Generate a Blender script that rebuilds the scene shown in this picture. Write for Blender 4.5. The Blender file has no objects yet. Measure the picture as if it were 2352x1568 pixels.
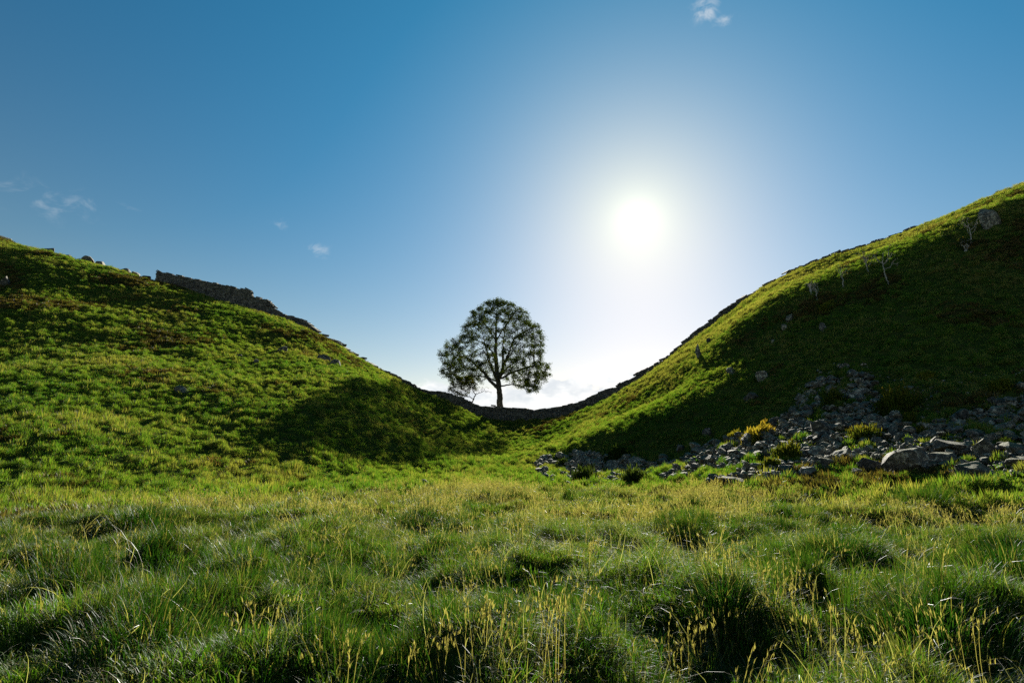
import bpy, math, random
import numpy as np
from mathutils import Vector, Matrix

random.seed(7)
RNG = np.random.default_rng(11)
R = math.radians

# ------------------------------------------------------------------ camera
FPX = 1307.0                      # focal length for a picture 2352 wide (20 mm on full frame)
EYE = 1.6
PITCH = math.atan2(1040 - 784, FPX)
scene = bpy.context.scene
COL = scene.collection
cam_data = bpy.data.cameras.new('camera')
cam_data.lens = 36.0 * FPX / 2352.0
cam_data.sensor_width = 36.0
cam_data.clip_start = 0.05
cam_data.clip_end = 9000.0
cam = bpy.data.objects.new('camera', cam_data)
cam.location = (0, 0, EYE)
cam.rotation_euler = (math.pi / 2 + PITCH, 0, 0)
COL.objects.link(cam)
scene.camera = cam


def ray(u, v):
    """direction through a point of the 2352 x 1568 picture, scaled so that y = 1"""
    cx, cy = (u - 1176) / FPX, (784 - v) / FPX
    y = math.cos(PITCH) - cy * math.sin(PITCH)
    z = math.sin(PITCH) + cy * math.cos(PITCH)
    return cx / y, z / y


def at(u, v, Y):
    """the world point seen at (u, v) that lies Y metres ahead"""
    a, b = ray(u, v)
    return (a * Y, Y, EYE + b * Y)


def project(P):
    """world points -> picture coordinates and depth"""
    P = np.asarray(P, float)
    y = P[..., 1]; z = P[..., 2] - EYE
    d = y * math.cos(PITCH) + z * math.sin(PITCH)
    up = -y * math.sin(PITCH) + z * math.cos(PITCH)
    d = np.where(np.abs(d) < 1e-6, 1e-6, d)
    return 1176 + FPX * P[..., 0] / d, 784 - FPX * up / d, d

# ------------------------------------------------------------------ light
sa, sb = ray(1465, 503)
SUN = Vector((sa, 1.0, sb)).normalized()
SUN_EL = math.asin(SUN.z)
SUN_AZ = math.atan2(SUN.x, SUN.y)          # clockwise from +Y

world = bpy.data.worlds.new('World')
scene.world = world
world.use_nodes = True
world.cycles.sampling_method = 'MANUAL'
world.cycles.sample_map_resolution = 256


class NT:
    """small helper round a node tree"""
    def __init__(s, tree):
        s.t = tree
        s.t.nodes.clear()

    def n(s, kind, props=None, **ins):
        nd = s.t.nodes.new(kind)
        for k, v in (props or {}).items():
            setattr(nd, k, v)
        for k, v in ins.items():
            key = int(k[1:]) if k[0] == '_' and k[1:].isdigit() else k.replace('_', ' ')
            sock = nd.inputs[key]
            if isinstance(v, bpy.types.NodeSocket):
                s.t.links.new(v, sock)
            else:
                sock.default_value = v
        return nd

    def math(s, op, a, b=0.0, c=0.0, clamp=False):
        return s.n('ShaderNodeMath', {'operation': op, 'use_clamp': clamp}, _0=a, _1=b, _2=c).outputs[0]

    def vmath(s, op, a, b=(0, 0, 0)):
        nd = s.n('ShaderNodeVectorMath', {'operation': op}, _0=a, _1=b)
        return nd.outputs['Value'] if op in ('DOT_PRODUCT', 'LENGTH', 'DISTANCE') else nd.outputs[0]

    def mix(s, f, a, b, blend='MIX'):
        nd = s.n('ShaderNodeMix', {'data_type': 'RGBA', 'blend_type': blend})
        for k, v in ((0, f), (6, a), (7, b)):
            if isinstance(v, bpy.types.NodeSocket):
                s.t.links.new(v, nd.inputs[k])
            else:
                nd.inputs[k].default_value = v
        return nd.outputs[2]

    def ramp(s, f, stops, interp='LINEAR'):
        nd = s.n('ShaderNodeValToRGB', Fac=f)
        cr = nd.color_ramp
        cr.interpolation = interp
        while len(cr.elements) < len(stops):
            cr.elements.new(0.5)
        for e, (p, c) in zip(cr.elements, stops):
            e.position = p
            e.color = c if len(c) == 4 else (*c, 1)
        return nd.outputs[0]

    def smooth(s, x, a, b):
        nd = s.n('ShaderNodeMapRange', {'interpolation_type': 'SMOOTHSTEP'}, Value=x)
        nd.inputs[1].default_value = a; nd.inputs[2].default_value = b
        nd.inputs[3].default_value = 0; nd.inputs[4].default_value = 1
        return nd.outputs[0]

    def noise(s, vec, scale, detail=3.0, rough=0.55, dist=0.0):
        return s.n('ShaderNodeTexNoise', None, Vector=vec, Scale=scale, Detail=detail, Roughness=rough, Distortion=dist).outputs[0]


def build_world():
    w = NT(world.node_tree)
    d = w.n('ShaderNodeTexCoord').outputs['Generated']
    sky = w.n('ShaderNodeTexSky', {'sky_type': 'NISHITA', 'sun_disc': False, 'sun_elevation': SUN_EL,
                                   'sun_rotation': SUN_AZ, 'altitude': 200.0, 'air_density': 1.0,
                                   'dust_density': 0.3, 'ozone_density': 2.2}).outputs[0]
    col = w.n('ShaderNodeHueSaturation', None, Hue=0.5, Saturation=SKY_SAT, Value=1.0, Color=sky).outputs[0]
    col = w.mix(1.0, col, SKY_TINT, 'MULTIPLY')
    # forward scattering round the sun (the bare sun itself is overexposed in any exposure)
    ang = w.math('ARCCOSINE', w.math('MINIMUM', w.vmath('DOT_PRODUCT', d, tuple(SUN)), 1.0))
    deg = w.math('MULTIPLY', ang, 57.2958)
    def lobe(amp, width):
        return w.math('MULTIPLY', w.math('EXPONENT', w.math('MULTIPLY', deg, -1.0 / width)), amp)
    glow = None
    for amp, width in GLOW:
        e = w.n('ShaderNodeVectorMath', {'operation': 'SCALE'}, _0=tuple(SKY_K * c for c in amp), Scale=lobe(1.0, width)).outputs[0]
        glow = e if glow is None else w.vmath('ADD', glow, e)
    # clouds: a low bank of cumulus near the horizon, a few high wisps
    sep = w.n('ShaderNodeSeparateXYZ', None, Vector=d)
    elev = w.math('ARCSINE', sep.outputs['Z'])
    stretched = w.vmath('MULTIPLY', d, (1.0, 1.0, 2.0))
    n1 = w.noise(stretched, 9.0, 5.0, 0.58, 0.3)
    n2 = w.noise(stretched, 3.1, 2.0, 0.5)
    body = w.math('ADD', w.math('MULTIPLY', n1, 0.6), w.math('MULTIPLY', n2, 0.55))
    lim = w.math('ADD', 0.345, w.math('MULTIPLY', w.math('MAXIMUM', w.math('SUBTRACT', elev, R(4.0)), 0.0), 3.4))
    cum = w.smooth(w.math('SUBTRACT', body, lim), 0.0, 0.065)
    cum = w.math('MULTIPLY', cum, w.smooth(elev, R(10.5), R(7.0)))
    shade = w.noise(stretched, 14.0, 4.0, 0.6)
    ccol = w.mix(w.smooth(shade, 0.35, 0.7), tuple(SKY_K * c for c in (9.4, 10.2, 11.0)) + (1,), tuple(SKY_K * c for c in (15.0, 15.0, 14.8)) + (1,))
    wisp_n = w.noise(w.vmath('MULTIPLY', d, (1.0, 1.0, 1.6)), 26.0, 4.0, 0.62, 0.5)
    mask = None
    for (u, v, rad, amt) in ((1622, 25, 1.9, 1.0), (1665, 45, 1.3, 0.7), (215, 473, 1.4, 0.55), (130, 466, 3.4, 0.40), (40, 440, 2.8, 0.34), (290, 481, 1.3, 0.3),
                             (730, 575, 1.5, 0.85), (645, 515, 1.2, 0.5)):
        a, b = ray(u, v)
        c = Vector((a, 1, b)).normalized()
        q = w.vmath('SUBTRACT', d, tuple(c))
        q = w.vmath('MULTIPLY', q, (1.0, 1.0, 1.9))
        m = w.math('MULTIPLY', w.smooth(w.vmath('LENGTH', q), R(rad) * 1.25, 0.0), amt)
        mask = m if mask is None else w.math('MAXIMUM', mask, m)
    wisp = w.math('MULTIPLY', w.smooth(w.math('ADD', wisp_n, w.math('MULTIPLY', mask, 0.22)), 0.52, 0.86), mask)
    hz = w.math('EXPONENT', w.math('MULTIPLY', w.math('MAXIMUM', elev, 0.0), -1.0 / R(HORIZON[1])))
    low = w.n('ShaderNodeVectorMath', {'operation': 'SCALE'}, _0=tuple(SKY_K * c for c in HORIZON[0]), Scale=hz).outputs[0]
    col = w.vmath('ADD', w.vmath('ADD', col, glow), low)
    col = w.mix(w.math('MULTIPLY', wisp, 0.9), col, tuple(SKY_K * c for c in (9.5, 10.2, 10.9)) + (1,))
    tot = w.mix(w.math('MULTIPLY', cum, 0.92), col, ccol)
    bg = w.n('ShaderNodeBackground', None, Color=tot, Strength=SKY_STRENGTH)
    out = w.n('ShaderNodeOutputWorld', None, Surface=bg.outputs[0])


EXPOSURE = 1.6
SKY_STRENGTH = 0.05
SKY_K = 0.0758 / (SKY_STRENGTH * 2 ** EXPOSURE)
SKY_SAT = 1.62
SKY_TINT = (1.08 * SKY_K, 0.68 * SKY_K, 0.80 * SKY_K, 1)
GLOW = (((6.0, 6.0, 6.0), 1.5), ((4.6, 3.9, -1.9), 7.5), ((0.5, 3.8, 5.2), 38.0))     # colour, width in degrees
HORIZON = ((8.0, 7.1, 0.9), 10.5)
build_world()

sun_data = bpy.data.lights.new('sun', 'SUN')
sun_data.energy = 5.0
sun_data.angle = R(0.53)
sun_data.color = (1.0, 0.93, 0.80)
sun = bpy.data.objects.new('sun', sun_data)
sun.rotation_euler = SUN.to_track_quat('Z', 'Y').to_euler()
sun.location = (20, 80, 60)
COL.objects.link(sun)

vs = scene.view_settings
vs.view_transform = 'Standard'
vs.look = 'None'
vs.exposure = EXPOSURE
vs.gamma = 1.0
vs.use_curve_mapping = False
scene.render.engine = 'CYCLES'
cy = scene.cycles
cy.max_bounces = 3
cy.diffuse_bounces = 1
cy.glossy_bounces = 2
cy.transmission_bounces = 3
cy.transparent_max_bounces = 4
cy.use_denoising = False
cy.caustics_reflective = False
cy.caustics_refractive = False

# ------------------------------------------------------------------ helpers


def mesh_obj(name, verts, faces, mat=None, parent=None, smooth=True, link=True):
    """verts (n,3); faces (m,3) or (m,4) array, or list of polygons -> one mesh object"""
    me = bpy.data.meshes.new(name)
    verts = np.asarray(verts, np.float32)
    if isinstance(faces, np.ndarray):
        k = faces.shape[1]
        me.vertices.add(len(verts)); me.vertices.foreach_set('co', verts.ravel())
        me.loops.add(faces.size); me.loops.foreach_set('vertex_index', faces.astype(np.int32).ravel())
        me.polygons.add(len(faces))
        me.polygons.foreach_set('loop_start', np.arange(0, faces.size, k, dtype=np.int32))
        me.update(calc_edges=True)
    else:
        me.from_pydata([tuple(map(float, p)) for p in verts], [], faces)
    me.polygons.foreach_set('use_smooth', np.full(len(me.polygons), smooth))
    if mat is not None:
        me.materials.append(mat)
    o = bpy.data.objects.new(name, me)
    if link:
        COL.objects.link(o)
    if parent is not None:
        o.parent = parent
    return o


def empty(name, loc, rz=0.0):
    o = bpy.data.objects.new(name, None)
    o.empty_display_size = 0.2
    o.location = loc
    o.rotation_euler = (0, 0, rz)
    COL.objects.link(o)
    return o


def tag(o, label=None, cat=None, group=None, kind=None):
    for k, v in (('label', label), ('category', cat), ('group', group), ('kind', kind)):
        if v:
            o[k] = v
    return o


_perm = np.random.default_rng(5).permutation(256)
_perm = np.concatenate([_perm, _perm, _perm])
_g3 = np.random.default_rng(6).normal(size=(256, 3)); _g3 /= np.linalg.norm(_g3, axis=1)[:, None]


def perlin(x, y, z=0.0):
    x, y, z = np.broadcast_arrays(np.asarray(x, float), np.asarray(y, float), np.asarray(z, float))
    xi, yi, zi = np.floor(x).astype(int), np.floor(y).astype(int), np.floor(z).astype(int)
    fx, fy, fz = x - xi, y - yi, z - zi
    s = lambda t: t * t * t * (t * (t * 6 - 15) + 10)
    wx, wy, wz = s(fx), s(fy), s(fz)
    out = 0
    for dx in (0, 1):
        for dy in (0, 1):
            for dz in (0, 1):
                g = _g3[_perm[_perm[_perm[(xi + dx) & 255] + ((yi + dy) & 255)] + ((zi + dz) & 255)]]
                val = g[..., 0] * (fx - dx) + g[..., 1] * (fy - dy) + g[..., 2] * (fz - dz)
                out = out + val * (wx if dx else 1 - wx) * (wy if dy else 1 - wy) * (wz if dz else 1 - wz)
    return out * 1.5


def fbm(x, y, z=0.0, octv=4, gain=0.5):
    out, a, f = 0, 1.0, 1.0
    for i in range(octv):
        out = out + a * perlin(x * f + 17.3 * i, y * f - 9.1 * i, z * f + 3.7 * i)
        a *= gain; f *= 2.03
    return out


def sstep(x, a, b):
    t = np.clip((np.asarray(x, float) - a) / (b - a), 0, 1)
    return t * t * (3 - 2 * t)
# ------------------------------------------------------------------ terrain
# surveyed points: what the photograph shows at (u, v) lies Y metres ahead
PTS = []
COLS = {
    -350: [(1100, 21), (900, 37), (700, 55), (470, 82)],
    0: [(1150, 19), (1000, 26), (850, 38), (700, 55), (620, 66), (556, 80)],
    150: [(1150, 20), (1000, 27), (850, 40), (700, 60), (596, 81)],
    300: [(1090, 25), (950, 34), (800, 52), (700, 67), (634, 82)],
    450: [(1090, 27), (970, 35), (850, 47), (760, 62), (677, 82)],
    600: [(1080, 30), (975, 36.5), (870, 49), (790, 65), (728, 82)],
    700: [(1075, 32), (985, 37), (870, 50), (762, 81)],
    780: [(1070, 34), (1005, 38), (860, 55), (800, 78)],
    835: [(1060, 37), (960, 43), (880, 53), (834, 75)],
    905: [(1058, 39.5), (985, 47), (910, 59), (872, 73)],
    960: [(1065, 40.5), (1000, 54), (940, 64), (900, 79)],
    1000: [(1066, 41.5), (950, 72), (916, 84)],
    1090: [(1110, 32), (1057, 50), (1000, 72), (957, 85)],
    1130: [(967, 85)],
    1200: [(1100, 34), (1050, 58), (1000, 76), (969, 85)],
    1260: [(1085, 38), (1035, 58), (964, 85)],
    1300: [(956, 85)],
    1350: [(1065, 43), (1005, 46.5), (985, 58), (941, 84)],
    1400: [(917, 84)],
    1450: [(1062, 41), (982, 45), (950, 58), (890, 83)],
    1500: [(864, 82)],
    1545: [(1050, 38.5), (955, 43), (905, 55), (832, 81)],
    1600: [(784, 80)],
    1640: [(1025, 36), (960, 39.5), (890, 43.5), (800, 54), (749, 75)],
    1720: [(1080, 25), (1000, 33), (890, 40.5), (800, 48), (718, 57), (706, 66), (693, 77)],
    1800: [(1085, 22), (1040, 27), (900, 37.5), (760, 46.5), (674, 54), (662, 64), (650, 78)],
    1900: [(634, 53), (624, 63), (614, 78)],
    2000: [(1110, 20), (1000, 26), (900, 32), (750, 39.5), (592, 52.5), (584, 62), (576, 74)],
    2100: [(554, 51), (547, 60), (540, 72)],
    2200: [(1110, 18), (1000, 23), (900, 28), (750, 35), (516, 50), (507, 58), (499, 70)],
    2352: [(1110, 17), (1000, 22), (900, 26.5), (750, 33), (460, 48), (449, 55), (440, 66)],
    2700: [(1000, 18), (750, 31), (480, 44), (300, 56)],
}
CREST = {}
for u, rows in COLS.items():
    for (v, Y) in rows:
        PTS.append(at(u, v, Y))
    v, Y = rows[-1]
    p = at(u, v, Y)
    CREST[u] = Y
    drop = 1.2 if 1000 <= u <= 1600 else 1.6
    PTS.append((p[0] * (Y + 9) / Y, Y + 9, p[2] - drop))
    PTS.append((p[0] * (Y + 35) / Y, Y + 35, p[2] - drop - 5))
for y in (-30, -12, 0, 6, 12):
    for x in (-40, -24, -12, 0, 12, 24, 40):
        if y == 12 and abs(x) > 20:
            continue
        PTS.append((x, y, 0.0))
for (x, y) in ((-9, 18), (0, 18), (9, 17), (0, 25), (-6, 25), (6, 24)):
    PTS.append((x, y, 0.05))
PTS = np.array(PTS)


def tps_fit(P, lam):
    n = len(P)
    d = np.linalg.norm(P[:, None, :2] - P[None, :, :2], axis=2)
    K = np.where(d > 0, d * d * np.log(np.maximum(d, 1e-9)), 0) + lam * np.eye(n)
    Q = np.hstack([np.ones((n, 1)), P[:, :2]])
    A = np.block([[K, Q], [Q.T, np.zeros((3, 3))]])
    return np.linalg.solve(A, np.concatenate([P[:, 2], np.zeros(3)]))


TPS_W = tps_fit(PTS, 1.5)


def base_height(x, y):
    x = np.asarray(x, float); y = np.asarray(y, float)
    sh = x.shape
    xf, yf = x.ravel(), y.ravel()
    # far out, hold the height of the nearest surveyed edge and let it settle to open country
    xc = np.clip(xf, -95, 90); yc = np.clip(yf, -30, 118)
    out = np.empty(len(xf))
    for i in range(0, len(xf), 40000):
        s = slice(i, i + 40000)
        dx = xc[s, None] - PTS[None, :, 0]; dy = yc[s, None] - PTS[None, :, 1]
        r2 = dx * dx + dy * dy
        out[s] = (0.5 * r2 * np.log(np.maximum(r2, 1e-12))) @ TPS_W[:-3] + TPS_W[-3] + TPS_W[-2] * xc[s] + TPS_W[-1] * yc[s]
    far = np.hypot(xf - xc, yf - yc)
    out = out + (-4.0 - out) * sstep(far, 0, 400) * (yf > 40) + (0.0 - out) * sstep(far, 0, 500) * (yf <= 40)
    return out.reshape(sh)


def field_mask(x, y):
    """1 on the flat tussock field in front, 0 on the grazed slopes"""
    az = np.degrees(np.arctan2(x, np.maximum(y, 0.1)))
    edge = np.interp(az, [-60, -42, -30, -15, -3, 5, 15, 25, 35, 42, 60], [10, 12, 14.5, 19, 25, 25, 22, 19, 16.5, 14, 12])
    edge = edge + 2.5 * perlin(x * 0.15, y * 0.15, 4.4)
    return sstep(y, edge + 1.5, edge - 2.0)


def bumps(x, y, zb):
    """hummocks: tussocks on the field, terracettes and tufts on the slopes"""
    f = field_mask(x, y)
    near = sstep(np.hypot(x, y), 260, 130)
    b_field = 0.30 * fbm(x * 0.5, y * 0.5, 1.0, 3) + 0.26 * perlin(x * 1.25, y * 1.25, 8.0)
    wx = x + 1.2 * perlin(x * 0.3, y * 0.3, 2.0)
    wy = y + 1.2 * perlin(x * 0.3, y * 0.3, 5.0)
    terr = perlin(wx * 0.22, wy * 0.22, zb * 1.15)
    tuft = perlin(wx * 1.0, wy * 1.0, zb * 1.0 + 7)
    fine = perlin(wx * 1.9, wy * 1.9, zb * 1.4 + 3)
    big = fbm(x * 0.11, y * 0.11, 12.0, 3)
    b_hill = (0.13 + 0.14 * sstep(x, -22, -34)) * terr + 0.17 * tuft + 0.18 * fine + 0.13 * big
    amp = sstep(np.hypot(x, y), 0.5, 3.0)
    return near * amp * (f * b_field + (1 - f) * b_hill)


def axis(lo, hi, step, far, n):
    core = np.arange(lo, hi + step / 2, step)
    g = np.geomspace(step * 3, far, n)
    return np.concatenate([lo - g[::-1], core, hi + g])


GX = axis(-92, 80, 0.20, 3800, 26)
GY = axis(-6, 100, 0.20, 3800, 26)
MX, MY = np.meshgrid(GX, GY)
ZB = base_height(MX, MY)
ZT = ZB + bumps(MX, MY, ZB)
# the larger tussock mounds of the field: (u, v of the foot, radius, height)
MOUNDS = []
for (u, v, hr, hh) in ((1665, 1440, 0.50, 0.42), (2150, 1500, 0.75, 0.42), (2290, 1480, 0.6, 0.35), (1930, 1290, 0.75, 0.40), (2310, 1290, 0.8, 0.42),
                       (1490, 1370, 0.6, 0.30), (1440, 1545, 0.45, 0.25), (1230, 1560, 0.5, 0.30), (860, 1545, 0.55, 0.22), (330, 1480, 0.8, 0.32), (420, 1350, 0.9, 0.30),
                       (80, 1420, 0.9, 0.34), (700, 1290, 0.9, 0.30), (320, 1215, 1.2, 0.42), (1250, 1260, 0.9, 0.30), (1800, 1190, 0.9, 0.38), (1560, 1220, 0.8, 0.30),
                       (2120, 1180, 1.0, 0.3), (1090, 1330, 0.7, 0.25), (1820, 1400, 0.6, 0.28), (2030, 1400, 0.6, 0.26)):
    a, b = ray(u, v)
    Y = -EYE / b
    MOUNDS.append((a * Y, Y, hr, hh * (0.55 if v > 1500 else 0.8)))
for (hx, hy, hr, hh) in MOUNDS:
    ZT += hh * np.exp(-((MX - hx) ** 2 + (MY - hy) ** 2) / hr ** 2)


def height(x, y):
    """bilinear lookup in the finished ground"""
    x = np.asarray(x, float); y = np.asarray(y, float)
    i = np.clip(np.searchsorted(GX, x) - 1, 0, len(GX) - 2)
    j = np.clip(np.searchsorted(GY, y) - 1, 0, len(GY) - 2)
    tx = (x - GX[i]) / (GX[i + 1] - GX[i]); ty = (y - GY[j]) / (GY[j + 1] - GY[j])
    return (ZT[j, i] * (1 - tx) * (1 - ty) + ZT[j, i + 1] * tx * (1 - ty) + ZT[j + 1, i] * (1 - tx) * ty + ZT[j + 1, i + 1] * tx * ty)


def slope(x, y, e=0.6):
    return ((height(x + e, y) - height(x - e, y)) / (2 * e), (height(x, y + e) - height(x, y - e)) / (2 * e))


# horizon seen from the camera, to drop scattered plants that a ridge hides
_AZ = np.linspace(-R(75), R(75), 601)
_RR = np.arange(1.0, 130, 0.5)
_px = np.sin(_AZ)[:, None] * _RR; _py = np.cos(_AZ)[:, None] * _RR
_el = np.arctan2(height(_px, _py) - EYE, _RR[None, :])
_HOR = np.maximum.accumulate(_el, axis=1)


def in_sight(x, y, z, margin=0.012):
    az = np.arctan2(x, y); r = np.hypot(x, y)
    i = np.clip(((az - _AZ[0]) / (_AZ[1] - _AZ[0])).round().astype(int), 0, len(_AZ) - 1)
    j = np.clip(((r - 1.0) / 0.5).astype(int) - 1, 0, len(_RR) - 1)
    return np.arctan2(z - EYE, r) > _HOR[i, j] - margin


def hit_ground(u, v, y0=3.0, y1=120.0):
    """where the line of sight through (u, v) first meets the ground"""
    a, b = ray(u, v)
    Y = np.arange(y0, y1, 0.1)
    below = (EYE + b * Y) <= height(a * Y, Y)
    if not below.any():
        return None
    Yh = Y[np.argmax(below)]
    return (a * Yh, Yh, float(height(a * Yh, Yh)))


def ground_material():
    m = bpy.data.materials.new('turf')
    m.use_nodes = True
    w = NT(m.node_tree)
    pos = w.n('ShaderNodeNewGeometry').outputs['Position']
    n1 = w.noise(pos, 0.35, 4, 0.6)
    n2 = w.noise(pos, 2.3, 4, 0.65)
    n3 = w.noise(pos, 14.0, 3, 0.7)
    c = w.ramp(n1, [(0.30, (0.030, 0.052, 0.012)), (0.55, (0.052, 0.085, 0.016)), (0.75, (0.085, 0.090, 0.024))])
    c = w.mix(w.smooth(n2, 0.45, 0.75), c, (0.060, 0.046, 0.020, 1))
    c = w.mix(w.math('MULTIPLY', n3, 0.6), c, (0.022, 0.040, 0.010, 1))
    bump = w.n('ShaderNodeBump', None, Strength=0.6, Distance=0.12, Height=w.math('ADD', n2, n3))
    bs = w.n('ShaderNodeBsdfDiffuse', None, Color=c, Roughness=0.6, Normal=bump.outputs[0])
    w.n('ShaderNodeOutputMaterial', None, Surface=bs.outputs[0])
    return m


def build_ground():
    ny, nx = MX.shape
    V = np.stack([MX, MY, ZT], -1).reshape(-1, 3)
    i = (np.arange(ny - 1)[:, None] * nx + np.arange(nx - 1)[None, :]).ravel()
    F = np.stack([i, i + 1, i + nx + 1, i + nx], 1)
    tag(mesh_obj('ground', V, F, ground_material()), kind='structure')


build_ground()
# ------------------------------------------------------------------ grass


def blade_mesh(roots, dirs, lengths, widths, bends, segs, dry, droop=None, lift=None):
    """a batch of grass blades -> verts, tris, per-vertex dryness. dirs: azimuth; bends: how far the tip leans out (0..1.2)"""
    n = len(roots)
    t = np.linspace(0, 1, segs + 1)
    dr = droop if droop is not None else np.zeros(n)
    # curve in the blade's own plane
    ang = bends[:, None] * (0.25 + 1.1 * t[None, :] ** 1.3) + dr[:, None] * np.maximum(t[None, :] - 0.6, 0) * 2.5 * 2.2
    ds = lengths[:, None] / segs
    hx = np.concatenate([np.zeros((n, 1)), np.cumsum(np.sin(ang[:, :-1]) * ds, 1)], 1)
    hz = np.concatenate([np.zeros((n, 1)), np.cumsum(np.cos(ang[:, :-1]) * ds, 1)], 1)
    ca, sa_ = np.cos(dirs), np.sin(dirs)
    cx = roots[:, 0:1] + hx * ca[:, None]
    cyy = roots[:, 1:2] + hx * sa_[:, None]
    cz = roots[:, 2:3] + hz
    w = widths[:, None] * np.array([1.0 if k < segs * 0.5 else 1.0 - 0.8 * (k - segs * 0.5) / (segs * 0.5) for k in range(segs + 1)])[None, :] * 0.5
    tw = dirs + RNG.uniform(0.9, 2.2, n)
    px, py = np.cos(tw)[:, None], np.sin(tw)[:, None]
    L = np.stack([cx - px * w, cyy - py * w, cz], -1)
    Rr = np.stack([cx + px * w, cyy + py * w, cz], -1)
    V = np.empty((n, 2 * segs + 1, 3))
    V[:, 0:2 * segs:2] = L[:, :segs]; V[:, 1:2 * segs:2] = Rr[:, :segs]
    V[:, 2 * segs] = np.stack([cx[:, -1], cyy[:, -1], cz[:, -1]], -1)
    tri = []
    for k in range(segs - 1):
        a = 2 * k
        tri += [(a, a + 1, a + 3), (a, a + 3, a + 2)]
    tri.append((2 * segs - 2, 2 * segs - 1, 2 * segs))
    tri = np.array(tri)
    F = (tri[None] + (np.arange(n) * (2 * segs + 1))[:, None, None]).reshape(-1, 3)
    return V.reshape(-1, 3), F, np.repeat(dry, 2 * segs + 1)


def join(parts):
    V, F, D, o = [], [], [], 0
    for v, f, d in parts:
        V.append(v); F.append(f + o); D.append(d); o += len(v)
    return np.concatenate(V), np.concatenate(F), np.concatenate(D)


def tuft(n, rad, h, wid, bend, segs=3, dry=(0.0, 0.3), dome=0.0, droop=0.0, lean=None):
    r = rad * np.sqrt(RNG.random(n)); a = RNG.random(n) * 2 * np.pi
    roots = np.stack([r * np.cos(a), r * np.sin(a), dome * (1 - (r / rad) ** 2) - 0.03], 1)
    dirs = a + RNG.normal(0, 0.7, n)
    if lean is not None:
        dirs = np.where(RNG.random(n) < 0.6, lean + RNG.normal(0, 0.5, n), dirs)
    L = RNG.uniform(h[0], h[1], n) * (1 - 0.3 * (r / rad))
    b = np.abs(RNG.normal(0, 1, n)) * bend * 0.5 + bend * (0.35 + 0.65 * r / rad)
    W = wid * RNG.uniform(0.7, 1.3, n)
    D = np.clip(RNG.uniform(dry[0], dry[1], n) + (RNG.random(n) < 0.13) * 0.6, 0, 1)
    return blade_mesh(roots, dirs, L, W, b, segs, D, np.full(n, droop) * RNG.uniform(0.5, 1.5, n))


def seed_stems(n, rad, h, wid, flare=1.0, plume=9, spk=0.05, nod=0.55):
    """tall flowering stems with drooping, branched seed heads"""
    r = rad * np.sqrt(RNG.random(n)); a = RNG.random(n) * 2 * np.pi
    roots = np.stack([r * np.cos(a), r * np.sin(a), np.zeros(n) - 0.02], 1)
    dirs = np.where(RNG.random(n) < 0.55, RNG.normal(0.3, 0.8, n), a)
    L = RNG.uniform(h[0], h[1], n)
    b = RNG.uniform(0.12, 0.42, n) * flare
    parts = [blade_mesh(roots, dirs, L, np.full(n, wid), b, 5, np.full(n, 0.85), np.full(n, nod) * RNG.uniform(0.3, 2.0, n))]
    st = parts[0][0].reshape(n, 11, 3)
    hr, hd, hl = [], [], []
    for i in range(n):
        for k in range(plume):
            f = RNG.uniform(0.0, 1.0)
            j = 6 + 2 * min(int(f * 2), 1)
            p0, p1 = st[i, j], st[i, 10] if j == 8 else st[i, j + 2]
            g = f * 2 % 1
            hr.append(p0 * (1 - g) + p1 * g); hd.append(dirs[i] + RNG.normal(0, 0.9)); hl.append(spk * RNG.uniform(0.5, 1.3))
    m = len(hr)
    parts.append(blade_mesh(np.array(hr), np.array(hd), np.array(hl), np.full(m, wid * 2.1), RNG.uniform(0.4, 1.5, m), 2, np.full(m, 1.0)))
    return join(parts)


def grass_material(name, green_a, green_b, straw, gloss=0.006, trans=0.38):
    m = bpy.data.materials.new(name)
    m.use_nodes = True
    w = NT(m.node_tree)
    tone = w.n('ShaderNodeAttribute', {'attribute_type': 'INSTANCER', 'attribute_name': 'tone'}).outputs['Fac']
    sere = w.n('ShaderNodeAttribute', {'attribute_type': 'INSTANCER', 'attribute_name': 'sere'}).outputs['Fac']
    dry = w.n('ShaderNodeAttribute', {'attribute_type': 'GEOMETRY', 'attribute_name': 'dry'}).outputs['Fac']
    c = w.mix(tone, green_a, green_b)
    k = w.math('ADD', dry, sere, clamp=True)
    c = w.mix(w.smooth(k, 0.15, 1.0), c, straw)
    tcol = w.mix(1.0, c, (1.40, 1.70, 0.55, 1), 'MULTIPLY')
    df = w.n('ShaderNodeBsdfDiffuse', None, Color=c).outputs[0]
    tr = w.n('ShaderNodeBsdfTranslucent', None, Color=tcol).outputs[0]
    mx = w.n('ShaderNodeMixShader', None, Fac=trans, _1=df, _2=tr).outputs[0]
    gl = w.n('ShaderNodeBsdfGlossy', None, Color=(0.9, 0.95, 1.0, 1), Roughness=0.5).outputs[0]
    lw = w.n('ShaderNodeLayerWeight', None, Blend=0.35).outputs['Fresnel']
    mx = w.n('ShaderNodeMixShader', None, Fac=w.math('MULTIPLY', lw, gloss * 4), _1=mx, _2=gl).outputs[0]
    w.n('ShaderNodeOutputMaterial', None, Surface=mx)
    return m


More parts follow.
